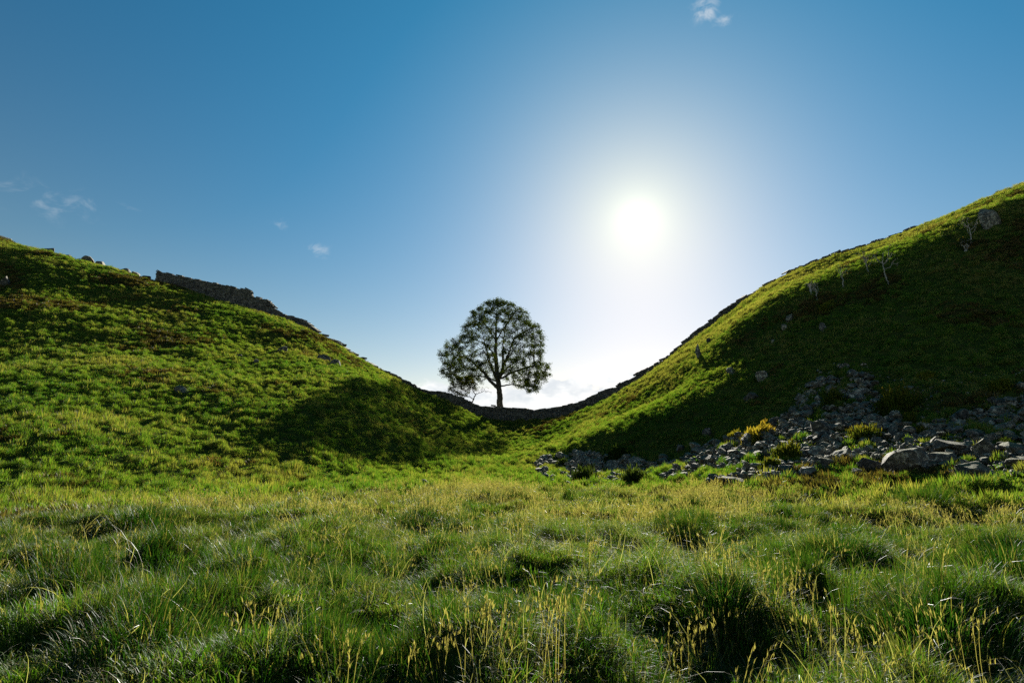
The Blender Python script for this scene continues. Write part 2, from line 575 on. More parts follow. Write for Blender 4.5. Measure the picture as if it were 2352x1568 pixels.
M_GRASS = grass_material('grass_blade', (0.020, 0.068, 0.007, 1), (0.062, 0.118, 0.013, 1), (0.20, 0.16, 0.07, 1))
M_RUSH = grass_material('rush_blade', (0.018, 0.052, 0.008, 1), (0.042, 0.080, 0.012, 1), (0.20, 0.15, 0.06, 1), trans=0.32)
M_PALE = grass_material('dead_blade', (0.13, 0.115, 0.055, 1), (0.175, 0.155, 0.08, 1), (0.25, 0.21, 0.12, 1), gloss=0.012, trans=0.45)
M_GOLD = grass_material('seed_stem', (0.15, 0.105, 0.055, 1), (0.19, 0.145, 0.08, 1), (0.22, 0.165, 0.095, 1), trans=0.5)
M_STRAW = grass_material('straw_strand', (0.20, 0.17, 0.10, 1), (0.27, 0.235, 0.145, 1), (0.31, 0.265, 0.165, 1), gloss=0.02, trans=0.4)
M_HEATH = grass_material('heath_sprig', (0.040, 0.036, 0.014, 1), (0.075, 0.060, 0.020, 1), (0.16, 0.10, 0.04, 1), trans=0.3)
M_HILL = grass_material('turf_blade', (0.040, 0.112, 0.014, 1), (0.122, 0.180, 0.024, 1), (0.23, 0.185, 0.065, 1), gloss=0.002, trans=0.40)


def proto(col, name, data, mat):
    v, f, d = data
    o = mesh_obj(name, v, f, mat, link=False, smooth=False)
    at_ = o.data.attributes.new('dry', 'FLOAT', 'POINT')
    at_.data.foreach_set('value', d.astype(np.float32))
    col.objects.link(o)


def scatter_tree(col):
    """points with rot, scl, idx -> one instance of the collection's members on each"""
    g = bpy.data.node_groups.new('scatter', 'GeometryNodeTree')
    g.interface.new_socket('Geometry', in_out='INPUT', socket_type='NodeSocketGeometry')
    g.interface.new_socket('Geometry', in_out='OUTPUT', socket_type='NodeSocketGeometry')
    N, L = g.nodes, g.links
    i, o = N.new('NodeGroupInput'), N.new('NodeGroupOutput')
    ci = N.new('GeometryNodeCollectionInfo')
    ci.inputs['Collection'].default_value = col
    ci.inputs['Separate Children'].default_value = True
    ci.inputs['Reset Children'].default_value = True
    ip = N.new('GeometryNodeInstanceOnPoints')
    ip.inputs['Pick Instance'].default_value = True
    def na(name, t):
        nd = N.new('GeometryNodeInputNamedAttribute')
        nd.data_type = t
        nd.inputs['Name'].default_value = name
        return nd.outputs['Attribute']
    e2r = N.new('FunctionNodeEulerToRotation')
    L.new(na('rot', 'FLOAT_VECTOR'), e2r.inputs[0])
    L.new(i.outputs[0], ip.inputs['Points'])
    L.new(ci.outputs[0], ip.inputs['Instance'])
    L.new(na('idx', 'INT'), ip.inputs['Instance Index'])
    L.new(e2r.outputs[0], ip.inputs['Rotation'])
    L.new(na('scl', 'FLOAT_VECTOR'), ip.inputs['Scale'])
    L.new(ip.outputs[0], o.inputs[0])
    return g


def scatter(name, label, cat, col, P, rot, scl, idx, tone, sere):
    me = bpy.data.meshes.new(name)
    n = len(P)
    me.vertices.add(n)
    me.vertices.foreach_set('co', np.asarray(P, np.float32).ravel())
    for nm, ty, key, arr in (('rot', 'FLOAT_VECTOR', 'vector', rot), ('scl', 'FLOAT_VECTOR', 'vector', scl), ('idx', 'INT', 'value', idx),
                             ('tone', 'FLOAT', 'value', tone), ('sere', 'FLOAT', 'value', sere)):
        a = me.attributes.new(nm, ty, 'POINT')
        a.data.foreach_set(key, np.ascontiguousarray(arr, np.int32 if ty == 'INT' else np.float32).ravel())
    o = bpy.data.objects.new(name, me)
    COL.objects.link(o)
    md = o.modifiers.new('scatter', 'NODES')
    md.node_group = scatter_tree(col)
    return tag(o, label, cat, kind='stuff')


def spread(x0, x1, y0, y1, dens):
    n = int((x1 - x0) * (y1 - y0) * dens)
    return RNG.uniform(x0, x1, n), RNG.uniform(y0, y1, n)


def in_frame(x, y, z, mu=260, mv=200):
    u, v, d = project(np.stack([x, y, z], -1))
    return (d > 0.8) & (u > -mu) & (u < 2352 + mu) & (v > -mv) & (v < 1568 + 260)


KEEP_OUT = []      # (x, y, r): bare spots, filled in by rocks
# ------------------------------------------------------------------ dry stone wall along the ridge


def rock_material(name, dark, mid, lichen, lichen_amt=0.5, moss=0.0, scale=1.0):
    m = bpy.data.materials.new(name)
    m.use_nodes = True
    w = NT(m.node_tree)
    geo = w.n('ShaderNodeNewGeometry')
    oi = w.n('ShaderNodeObjectInfo')
    pos = geo.outputs['Position']
    n1 = w.noise(pos, 1.6 * scale, 5, 0.65)
    n2 = w.noise(pos, 5.5 * scale, 5, 0.7, 0.4)
    n3 = w.noise(pos, 24.0 * scale, 3, 0.7)
    c = w.mix(w.smooth(n1, 0.35, 0.68), dark, mid)
    c = w.mix(w.math('MULTIPLY', w.smooth(n2, 0.50, 0.60), lichen_amt), c, lichen)
    c = w.mix(w.math('MULTIPLY', w.smooth(n3, 0.5, 0.75), 0.35), c, dark)
    if moss:
        up = w.n('ShaderNodeSeparateXYZ', None, Vector=geo.outputs['Normal']).outputs['Z']
        k = w.math('MULTIPLY', w.smooth(w.math('ADD', up, w.math('MULTIPLY', n2, 0.8)), 0.95, 1.35), moss)
        c = w.mix(k, c, (0.060, 0.085, 0.016, 1))
    tone = w.n('ShaderNodeAttribute', {'attribute_type': 'GEOMETRY', 'attribute_name': 'tone'}).outputs['Fac']
    rnd = w.math('FRACT', w.math('ADD', tone, oi.outputs['Random']))
    c = w.mix(1.0, c, w.ramp(rnd, [(0.0, (0.55, 0.54, 0.52)), (1.0, (1.35, 1.30, 1.18))]), 'MULTIPLY')
    h = w.math('ADD', w.math('MULTIPLY', n2, 0.7), w.math('MULTIPLY', n3, 0.35))
    bump = w.n('ShaderNodeBump', None, Strength=1.0, Distance=0.09, Height=h)
    bs = w.n('ShaderNodeBsdfPrincipled', None, Base_Color=c, Roughness=0.85, Normal=bump.outputs[0])
    w.n('ShaderNodeOutputMaterial', None, Surface=bs.outputs[0])
    return m


M_WALL = rock_material('wall_stone', (0.070, 0.066, 0.056, 1), (0.165, 0.155, 0.130, 1), (0.30, 0.29, 0.25, 1), 0.4, 0.5)
M_CORE = rock_material('wall_hearting', (0.045, 0.042, 0.036, 1), (0.08, 0.075, 0.065, 1), (0.12, 0.12, 0.10, 1), 0.2)
M_ROCK = rock_material('scree_rock', (0.052, 0.048, 0.040, 1), (0.140, 0.130, 0.108, 1), (0.46, 0.44, 0.37, 1), 0.85, 0.65)
M_ROCKG = rock_material('mossy_rock', (0.036, 0.036, 0.030, 1), (0.085, 0.083, 0.070, 1), (0.34, 0.33, 0.29, 1), 0.65, 0.8)

CUBE_V = np.array([[x, y, z] for x in (-1, 1) for y in (-1, 1) for z in (-1, 1)], float) * 0.5
CUBE_F = np.array([(0, 1, 3, 2), (4, 6, 7, 5), (0, 4, 5, 1), (2, 3, 7, 6), (0, 2, 6, 4), (1, 5, 7, 3)])


def wall_profile():
    """(u, v of the top, v of the foot, distance) along the ridge, then world stations every half metre"""
    T = [(364, 624), (420, 635), (479, 648), (548, 663), (575, 668), (578, 679), (600, 686), (623, 692), (626, 705), (647, 721), (659, 725), (689, 732), (709, 741),
         (728, 756), (737, 770), (755, 777), (779, 790), (809, 810), (839, 830), (884, 852), (905, 861), (925, 872), (945, 886), (970, 897), (1003, 898), (1029, 903), (1055, 910),
         (1073, 918), (1083, 926), (1094, 929), (1097, 933), (1143, 933), (1159, 937), (1213, 938), (1221, 942), (1237, 940), (1268, 935), (1302, 931), (1341, 919),
         (1367, 906), (1385, 897), (1401, 892), (1418, 889), (1422, 880), (1437, 875), (1449, 870), (1463, 859), (1492, 843), (1512, 831), (1530, 820), (1552, 801), (1600, 762),
         (1640, 731), (1681, 698), (1716, 678), (1756, 655), (1824, 628), (1875, 609), (1926, 593), (1960, 580), (1994, 566), (2055, 546), (2100, 530), (2160, 507), (2240, 476), (2352, 434), (2420, 408)]
    tu = np.array([t[0] for t in T], float); tv = np.array([t[1] for t in T], float)
    cu = np.array(sorted(CREST)); cY = np.array([CREST[k] for k in cu], float)
    us = np.arange(364, 2420, 1.0)
    Y = np.interp(us, cu, cY)
    Y = np.convolve(np.pad(Y, 40, mode='edge'), np.ones(81) / 81, 'valid') + np.interp(us, [364, 740, 960, 1540, 1650, 2420], [0.8, 1.0, 1.2, 0.9, 2.2, 2.6])
    top = np.interp(us, tu, tv)
    az = np.arctan((us - 1176) / FPX / (math.cos(PITCH) - (784 - top) / FPX * math.sin(PITCH)))
    he = np.tan(_HOR[np.clip(((az - _AZ[0]) / (_AZ[1] - _AZ[0])).round().astype(int), 0, len(_AZ) - 1), -1]) / np.cos(az)      # rise of the skyline per metre ahead
    hv = 784 - FPX * (he * math.cos(PITCH) - math.sin(PITCH)) / (math.cos(PITCH) + he * math.sin(PITCH))
    peep = np.interp(us, [364, 736, 745, 950, 975, 1470, 1520, 1900, 2080, 2160, 2420], [-99, -99, 8, 8, -99, -99, 8, 7, 6, -2, -5])
    top = np.where((us > 740) & (us < 960) | (us > 1500), np.minimum(hv - peep, top), top)
    rag = np.random.default_rng(8).normal(0, 1, len(us))
    top = top + 1.0 * np.repeat(rag[::9], 9)[:len(us)] * np.interp(us, [364, 950, 980, 1400, 1440, 2420], [1, 1, .35, .35, 1, .8])
    P = np.array([at(u, v, y) for u, v, y in zip(us, top, Y)])
    s = np.concatenate([[0], np.cumsum(np.hypot(np.diff(P[:, 0]), np.diff(P[:, 1])))])
    return s, P


WS, WP = wall_profile()


def wall_at(s):
    return np.interp(s, WS, WP[:, 0]), np.interp(s, WS, WP[:, 1]), np.interp(s, WS, WP[:, 2])


def build_wall():
    root = tag(empty('dry_stone_wall', tuple(wall_at(WS[-1] * 0.4)[:2]) + (0,)), 'long grey dry stone wall running along the ridge and down through the gap',
               'wall', kind='thing')
    ox, oy = root.location.x, root.location.y
    rng = np.random.default_rng(3)
    half = 0.42
    end = WS[-1]
    st = np.arange(0, end, 0.5)
    x, y, zt = wall_at(st)
    tx, ty = np.gradient(x), np.gradient(y)
    L = np.hypot(tx, ty); nx, ny = -ty / L, tx / L
    zg = np.minimum(np.minimum(height(x + nx * half, y + ny * half), height(x - nx * half, y - ny * half)), zt - 0.5)
    # hearting: one solid body inside the faces
    V, F = [], []
    for k in range(len(st)):
        for sd, zz in ((-1, zg[k] - 0.3), (-1, zt[k] - 0.30), (1, zt[k] - 0.30), (1, zg[k] - 0.3)):
            V.append((x[k] + nx[k] * sd * (half - 0.16) - ox, y[k] + ny[k] * sd * (half - 0.16) - oy, zz))
    for k in range(len(st) - 1):
        a, b = 4 * k, 4 * k + 4
        for q in range(4):
            F.append((a + q, a + (q + 1) % 4, b + (q + 1) % 4, b + q))
    F += [(3, 2, 1, 0), tuple(4 * (len(st) - 1) + q for q in range(4))]
    mesh_obj('hearting', V, F, M_CORE, root, smooth=False)
    # face stones, course by course
    SV, SF, cop = [], [], []
    off = 0
    def stone(cx, cyy, cz, tl, th, td, yaw, pitch, jit):
        v = CUBE_V * np.array([tl, td, th])
        v = v + rng.normal(0, jit, v.shape) * np.array([tl, td, th])
        cp, sp = math.cos(pitch), math.sin(pitch)
        v = np.stack([v[:, 0] * cp - v[:, 2] * sp, v[:, 1], v[:, 0] * sp + v[:, 2] * cp], 1)
        c, s_ = math.cos(yaw), math.sin(yaw)
        return np.stack([v[:, 0] * c - v[:, 1] * s_ + cx, v[:, 0] * s_ + v[:, 1] * c + cyy, v[:, 2] + cz], 1)
    s = 0.0
    while s < end - 0.4:
        # columns of stones: the courses follow the slope in short level steps
        run = rng.uniform(0.9, 1.7)
        xm, ym, ztm = (float(q) for q in wall_at(s + run / 2))
        z1 = float(np.interp(s + run / 2, st, zg)) - 0.15
        zlo, zhi = float(wall_at(s)[2]), float(wall_at(s + run)[2])
        pitch_run = math.atan2(zhi - zlo, run)
        follow = 0.75
        c = z1
        while c < ztm - 0.16:
            th = rng.uniform(0.14, 0.27)
            for sd in (-1, 1):
                q = s - rng.uniform(0, 0.2)
                while q < s + run:
                    tl = rng.uniform(0.22, 0.62)
                    qm = q + tl / 2
                    wx, wy, _ = (float(t) for t in wall_at(qm))
                    ex, ey, _ = (float(t) for t in wall_at(qm + 0.3))
                    yaw = math.atan2(ey - wy, ex - wx)
                    px, py = -math.sin(yaw), math.cos(yaw)
                    dz = math.tan(pitch_run) * (qm - (s + run / 2)) * follow
                    o = (half - 0.13) + rng.normal(0, 0.045)
                    v = stone(wx + px * sd * o - ox, wy + py * sd * o - oy, c + th / 2 + dz, tl * 0.92, th * 0.90, 0.30, yaw + rng.normal(0, 0.05), pitch_run * follow + rng.normal(0, 0.03), 0.06)
                    SV.append(v); SF.append(CUBE_F + off); off += 8
                    q += tl
            c += th
        s += run
    # coping: flat stones laid across the top
    s = 0.0
    while s < end - 0.3:
        tl = rng.uniform(0.45, 1.05)
        wx, wy, wz = (float(t) for t in wall_at(s + tl / 2))
        ax, ay, az_ = (float(t) for t in wall_at(s)); bx, by, bz = (float(t) for t in wall_at(s + tl))
        yaw = math.atan2(by - ay, bx - ax)
        p = math.atan2(bz - az_, math.hypot(bx - ax, by - ay)) * 0.8
        p = max(-0.75, min(0.75, p))
        th = rng.uniform(0.13, 0.26)
        v = stone(0, 0, 0, tl * 0.97, th, 0.86 * rng.uniform(0.85, 1.08), yaw + rng.normal(0, 0.05), p + rng.normal(0, 0.05), 0.07)
        cop.append((tl, (wx - ox, wy - oy, wz - th / 2 + rng.normal(0, 0.06)), v))
        s += tl
    cop_sorted = sorted(range(len(cop)), key=lambda i: -cop[i][0] / max(8, cop[i][1][1] + oy))
    single = set(cop_sorted[:290])
    for i, (tl, c, v) in enumerate(cop):
        if i in single:
            o = mesh_obj('coping_stone', v, CUBE_F, M_WALL, root, smooth=False)
            o.location = c
        else:
            SV.append(v + np.array(c)); SF.append(CUBE_F + off); off += 8
    o = mesh_obj('face_stones', np.concatenate(SV), np.concatenate(SF), M_WALL, root, smooth=False)
    o['kind'] = 'stuff'
    ta = o.data.attributes.new('tone', 'FLOAT', 'POINT')
    ta.data.foreach_set('value', np.repeat(rng.random(len(SV)), 8).astype(np.float32))
    return len(SV), len(cop)


print('wall stones', build_wall())
# ------------------------------------------------------------------ trees


def colonize(seeds, attract, step, d_inf, d_kill, iters=140, jitter=0.12):
    """seeds: list of (points, radius floor) polylines, the first the trunk; grows twigs towards the attractors"""
    P, par, rad0 = [], [], []
    for pts, r0, r1 in seeds:
        pts = np.asarray(pts, float)
        # resample
        seg = np.linalg.norm(np.diff(pts, axis=0), axis=1); cum = np.concatenate([[0], np.cumsum(seg)])
        n = max(2, int(cum[-1] / step) + 1)
        tt = np.linspace(0, cum[-1], n)
        q = np.stack([np.interp(tt, cum, pts[:, k]) for k in range(3)], 1)
        q[1:-1] += RNG.normal(0, step * jitter, q[1:-1].shape)
        if not P:
            prev = -1
        else:
            prev = int(np.argmin(np.linalg.norm(np.array(P) - q[0], axis=1)))
            q = q[1:]
        for k, p in enumerate(q):
            P.append(p); par.append(prev); prev = len(P) - 1
            rad0.append(r0 + (r1 - r0) * k / max(1, len(q) - 1))
    A = np.asarray(attract)
    best = np.full(len(A), 1e9); bi = np.zeros(len(A), int)
    Pn = np.array(P)
    for i in range(0, len(Pn)):
        d = np.linalg.norm(A - Pn[i], axis=1)
        m = d < best
        best[m] = d[m]; bi[m] = i
    alive = best > d_kill
    for it in range(iters):
        act = np.where(alive & (best < d_inf))[0]
        if len(act) == 0:
            if alive.any() and it < 60:
                d_inf *= 1.5
                continue
            break
        grow = {}
        for a in act:
            grow.setdefault(int(bi[a]), []).append(a)
        new = []
        for i, al in grow.items():
            v = A[al] - P[i]
            v = (v / (np.linalg.norm(v, axis=1)[:, None] + 1e-9)).sum(0)
            nv = np.linalg.norm(v)
            if nv < 1e-3:
                v = RNG.normal(size=3); nv = np.linalg.norm(v)
            back = P[i] - P[par[i]] if par[i] >= 0 else np.array([0, 0, 1.0])
            back = back / (np.linalg.norm(back) + 1e-9)
            dirn = v / nv + 0.35 * back + RNG.normal(0, jitter, 3)
            dirn /= np.linalg.norm(dirn)
            new.append((i, P[i] + dirn * step))
        for i, p in new:
            P.append(p); par.append(i); rad0.append(0.0)
            k = len(P) - 1
            d = np.linalg.norm(A - p, axis=1)
            m = d < best
            best[m] = d[m]; bi[m] = k
        alive &= best > d_kill
    return np.array(P), np.array(par), np.array(rad0)


def radii(par, rad0, tip, expo=2.3):
    n = len(par)
    acc = np.zeros(n)
    kids = np.zeros(n, int)
    for i in range(n):
        if par[i] >= 0:
            kids[par[i]] += 1
    for i in range(n - 1, -1, -1):
        if kids[i] == 0:
            acc[i] = tip ** expo
        if par[i] >= 0:
            acc[par[i]] += acc[i]
    return np.maximum(acc ** (1 / expo), rad0), kids


def limbs_mesh(P, par, rad, kids, sel):
    """tubes along the chains of the nodes in sel (by the child node)"""
    V, F, off = [], [], 0
    main = {}
    for i in range(len(P)):
        p = par[i]
        if p >= 0 and (p not in main or rad[i] > rad[main[p]]):
            main[p] = i
    done = np.zeros(len(P), bool)
    for i in range(len(P)):
        if par[i] < 0 or done[i] or not sel[i]:
            continue
        if par[i] >= 0 and main.get(par[i]) == i and par[par[i]] >= 0 and sel[par[i]]:
            continue                       # a continuation, drawn with its chain
        chain = [par[i], i]; done[i] = True
        while chain[-1] in main and sel[main[chain[-1]]]:
            chain.append(main[chain[-1]]); done[chain[-1]] = True
        pts = P[chain]
        rr = rad[chain].copy()
        rr[0] = min(rr[0], rr[1] * 1.15)
        sides = 10 if rr[1] > 0.15 else (6 if rr[1] > 0.04 else 4)
        tan = np.gradient(pts, axis=0)
        tan /= np.linalg.norm(tan, axis=1)[:, None] + 1e-9
        ref = np.array([0.31, 0.9, 0.2])
        a = np.cross(tan, ref); a /= np.linalg.norm(a, axis=1)[:, None] + 1e-9
        b = np.cross(tan, a)
        th = np.linspace(0, 2 * np.pi, sides, endpoint=False)
        ring = pts[:, None, :] + rr[:, None, None] * (np.cos(th)[None, :, None] * a[:, None, :] + np.sin(th)[None, :, None] * b[:, None, :])
        if sides == 10:
            ring = ring + (0.07 * rr[:, None, None]) * np.sin(th * 3 + pts[:, 2:3] * 0.7)[:, :, None] * (ring - pts[:, None, :]) / (rr[:, None, None] + 1e-9)
        V.append(ring.reshape(-1, 3))
        for k in range(len(chain) - 1):
            for q in range(sides):
                F.append((off + k * sides + q, off + k * sides + (q + 1) % sides, off + (k + 1) * sides + (q + 1) % sides, off + (k + 1) * sides + q))
        off += len(chain) * sides
    return np.concatenate(V), np.array(F)


def leaf_cloud(C, size, per, spread_, droop=0.3):
    """leaf-sized bent quads scattered round the points C"""
    n = len(C) * per
    c = np.repeat(C, per, 0) + RNG.normal(0, spread_, (n, 3)) * np.array([1, 1, 0.8])
    d = RNG.normal(size=(n, 3)); d[:, 2] -= droop; d /= np.linalg.norm(d, axis=1)[:, None]
    e = np.cross(d, RNG.normal(size=(n, 3))); e /= np.linalg.norm(e, axis=1)[:, None] + 1e-9
    nn = np.cross(d, e)
    s = size * RNG.uniform(0.6, 1.3, n)[:, None]
    V = np.stack([c - d * s * 0.5, c - e * s * 0.42 + nn * s * 0.12, c + d * s * 0.55, c + e * s * 0.42 + nn * s * 0.12], 1).reshape(-1, 3)
    i = np.arange(n)[:, None] * 4
    F = np.concatenate([i + np.array([[0, 1, 2]]), i + np.array([[0, 2, 3]])])
    return V, F, np.repeat(RNG.random(n), 4)


def bark_material(name, a, b):
    m = bpy.data.materials.new(name)
    m.use_nodes = True
    w = NT(m.node_tree)
    pos = w.n('ShaderNodeNewGeometry').outputs['Position']
    n1 = w.noise(w.vmath('MULTIPLY', pos, (1, 1, 0.3)), 6.0, 5, 0.65)
    c = w.mix(w.smooth(n1, 0.35, 0.65), a, b)
    bump = w.n('ShaderNodeBump', None, Strength=0.8, Distance=0.04, Height=n1)
    bs = w.n('ShaderNodeBsdfPrincipled', None, Base_Color=c, Roughness=0.9, Normal=bump.outputs[0])
    w.n('ShaderNodeOutputMaterial', None, Surface=bs.outputs[0])
    return m


def leaf_material(name, stops, trans=0.5):
    m = bpy.data.materials.new(name)
    m.use_nodes = True
    w = NT(m.node_tree)
    f = w.n('ShaderNodeAttribute', {'attribute_type': 'GEOMETRY', 'attribute_name': 'dry'}).outputs['Fac']
    pos = w.n('ShaderNodeNewGeometry').outputs['Position']
    k = w.math('ADD', w.math('MULTIPLY', f, 0.6), w.math('MULTIPLY', w.noise(pos, 0.5, 3, 0.6), 0.45))
    c = w.ramp(k, stops)
    df = w.n('ShaderNodeBsdfDiffuse', None, Color=c).outputs[0]
    tr = w.n('ShaderNodeBsdfTranslucent', None, Color=w.mix(1.0, c, (1.2, 1.1, 0.6, 1), 'MULTIPLY')).outputs[0]
    mx = w.n('ShaderNodeMixShader', None, Fac=trans, _1=df, _2=tr).outputs[0]
    w.n('ShaderNodeOutputMaterial', None, Surface=mx)
    return m


def leaf_obj(name, data, mat, parent):
    v, f, d = data
    o = mesh_obj(name, v, f, mat, parent, smooth=False)
    a = o.data.attributes.new('dry', 'FLOAT', 'POINT')
    a.data.foreach_set('value', d.astype(np.float32))
    return o


M_BARK = bark_material('sycamore_bark', (0.045, 0.038, 0.028, 1), (0.115, 0.100, 0.075, 1))
M_TWIG = bark_material('thorn_bark', (0.05, 0.042, 0.034, 1), (0.10, 0.085, 0.07, 1))
M_BIRCH = bark_material('pale_bark', (0.22, 0.20, 0.17, 1), (0.42, 0.39, 0.34, 1))
M_LEAF = leaf_material('sycamore_leaf', [(0.15, (0.024, 0.048, 0.010)), (0.6, (0.040, 0.068, 0.012)), (0.82, (0.068, 0.068, 0.015)), (0.98, (0.11, 0.062, 0.016))], 0.42)
M_THORN = leaf_material('thorn_leaf', [(0.2, (0.030, 0.050, 0.012)), (0.6, (0.055, 0.070, 0.016)), (0.9, (0.10, 0.06, 0.02))])


def build_sycamore():
    YT = 88.5
    def w3(zx, zy, dy=0.0):
        """a point of the tree as drawn in the close-up of the crown"""
        u, v = (1000 + zx / 4.126) * 0.9408, (680 + zy / 4.126) * 0.9408
        p = np.array(at(u, v, YT))
        return p + np.array([0, dy, 0])
    prof = np.array([(205, 870, 910), (215, 845, 935), (240, 760, 1010), (300, 655, 1135), (400, 555, 1245), (500, 505, 1335), (600, 465, 1388), (650, 335, 1392), (740, 288, 1378),
                     (800, 283, 1372), (850, 300, 1425), (910, 283, 1468), (960, 285, 1445), (1020, 350, 1405), (1080, 395, 1345), (1130, 430, 1355), (1165, 600, 1310)], float)
    def bottom(zx):
        return np.interp(zx, [283, 400, 520, 640, 760, 900, 1000, 1100, 1200, 1330, 1468], [1000, 1075, 1060, 1030, 985, 960, 1020, 1070, 1130, 1160, 960])
    att = []
    rng = np.random.default_rng(21)
    while len(att) < 5600:
        n = 4000
        zy = rng.uniform(205, 1165, n)
        lo, hi = np.interp(zy, prof[:, 0], prof[:, 1]), np.interp(zy, prof[:, 0], prof[:, 2])
        xc, hw = (lo + hi) / 2, (hi - lo) / 2
        a = rng.random(n) * 2 * np.pi; r = np.sqrt(rng.random(n))
        zx = xc + hw * r * np.cos(a); dy = hw * r * np.sin(a) * 0.0153 * 0.92
        lump = perlin(zx * 0.011, zy * 0.011, dy * 0.7 + 3)
        top_in = np.minimum((zy - 205) / 160.0, 1.0)
        shell = np.maximum(r, 1 - top_in * 0.9)
        keep = (zy < bottom(zx) + 25 * lump) & (rng.random(n) < 0.16 + 0.84 * sstep(shell, 0.45, 0.86)) & (lump > -0.42) & (r < 0.985 + 0.12 * lump)
        for i in np.where(keep)[0]:
            att.append(w3(zx[i], zy[i], dy[i]))
    att = np.array(att[:5600])
    S = []
    S.append(([w3(915, 1420), w3(913, 1290), w3(907, 1180), w3(897, 1080), w3(886, 1000), w3(876, 900), w3(868, 750), w3(866, 600), w3(873, 450), w3(880, 330)], 0.56, 0.07))
    def limb(pts, r0, r1):
        S.append(([w3(*p) for p in pts], r0, r1))
    limb([(880, 1095), (800, 1020, -.3), (750, 950, -.6), (690, 900, -.8), (640, 850, -1), (560, 800, -1.2), (450, 775, -1.5)], 0.27, 0.06)
    limb([(895, 1010), (928, 930, .2), (945, 850, .4), (938, 750, .8), (940, 620, 1.2), (960, 480, 1.6)], 0.27, 0.05)
    limb([(945, 855, .4), (985, 790, 0), (1020, 700, -.6), (1050, 620, -1), (1130, 565, -1.4), (1230, 520, -2)], 0.2, 0.04)
    limb([(905, 1015), (1000, 965, -.5), (1080, 935, -1), (1200, 905, -1.6), (1330, 890, -2)], 0.13, 0.03)
    limb([(903, 1085), (1030, 1060, .5), (1100, 1072, 1), (1200, 1110, 1.4)], 0.12, 0.03)
    limb([(880, 1040), (790, 985, 1), (680, 960, 2), (520, 965, 3), (400, 990, 3.5)], 0.13, 0.03)
    limb([(895, 1060), (850, 950, -2.5), (800, 820, -4.2), (760, 660, -5)], 0.17, 0.04)
    limb([(895, 1040), (950, 900, -2.6), (1040, 780, -4.6), (1120, 680, -5.6)], 0.15, 0.04)
    limb([(893, 1050), (840, 930, 2.6), (780, 780, 4.6), (720, 640, 5.5)], 0.17, 0.04)
    limb([(893, 1030), (960, 900, 2.8), (1050, 800, 4.6), (1180, 720, 6)], 0.15, 0.04)
    limb([(872, 800), (800, 700, -.5), (720, 650, -1), (620, 600, -1.2)], 0.13, 0.03)
    limb([(868, 640), (930, 540, -1), (1010, 440, -1.5), (1060, 370, -2)], 0.1, 0.03)
    limb([(866, 620), (790, 500, .6), (720, 410, 1), (680, 360, 1.4)], 0.1, 0.03)
    P, par, rad0 = colonize(S, att, 0.30, 3.0, 0.48, 140)
    rad, kids = radii(par, rad0, 0.015, 2.3)
    base = P[0].copy(); gz = float(height(base[0], base[1]))
    P[0, 2] = gz - 0.4
    flare = np.clip(1 - (P[:, 2] - gz) / 1.6, 0, 1) * (rad > 0.3)
    rad = rad * (1 + 0.35 * flare ** 2)
    root = tag(empty('sycamore_tree', (base[0], base[1], gz)), 'tall broad-crowned sycamore standing alone behind the wall in the gap', 'tree')
    loc = np.array([base[0], base[1], gz])
    trunk_sel = np.zeros(len(P), bool)
    i = 0
    n_trunk = int(np.argmax(rad0 < 0.0701)) + 1
    trunk_sel[:n_trunk] = True
    V, F = limbs_mesh(P - loc, par, rad, kids, trunk_sel)
    mesh_obj('trunk', V, F, M_BARK, root)
    V, F = limbs_mesh(P - loc, par, rad, kids, ~trunk_sel)
    mesh_obj('branches', V, F, M_BARK, root)
    tips = P[(rad < 0.030)] - loc
    # leaves in masses: thick towards the outside of the crown, thin within
    cen = np.array(w3(885, 760)) - loc
    q = (tips - cen) / np.array([8.3, 7.6, 8.0])
    out_ = np.linalg.norm(q, axis=1)
    mass = fbm(tips[:, 0] * 0.55, tips[:, 1] * 0.55, tips[:, 2] * 0.7, 2)
    num = np.clip(np.round(4 + 21 * sstep(out_, 0.5, 0.92) + 24 * mass + RNG.normal(0, 2, len(tips))), 1, 48).astype(int)
    leaf_obj('crown', leaf_cloud(np.repeat(tips, num, 0), 0.135, 1, 0.20), M_LEAF, root)
    return len(P), num.sum()


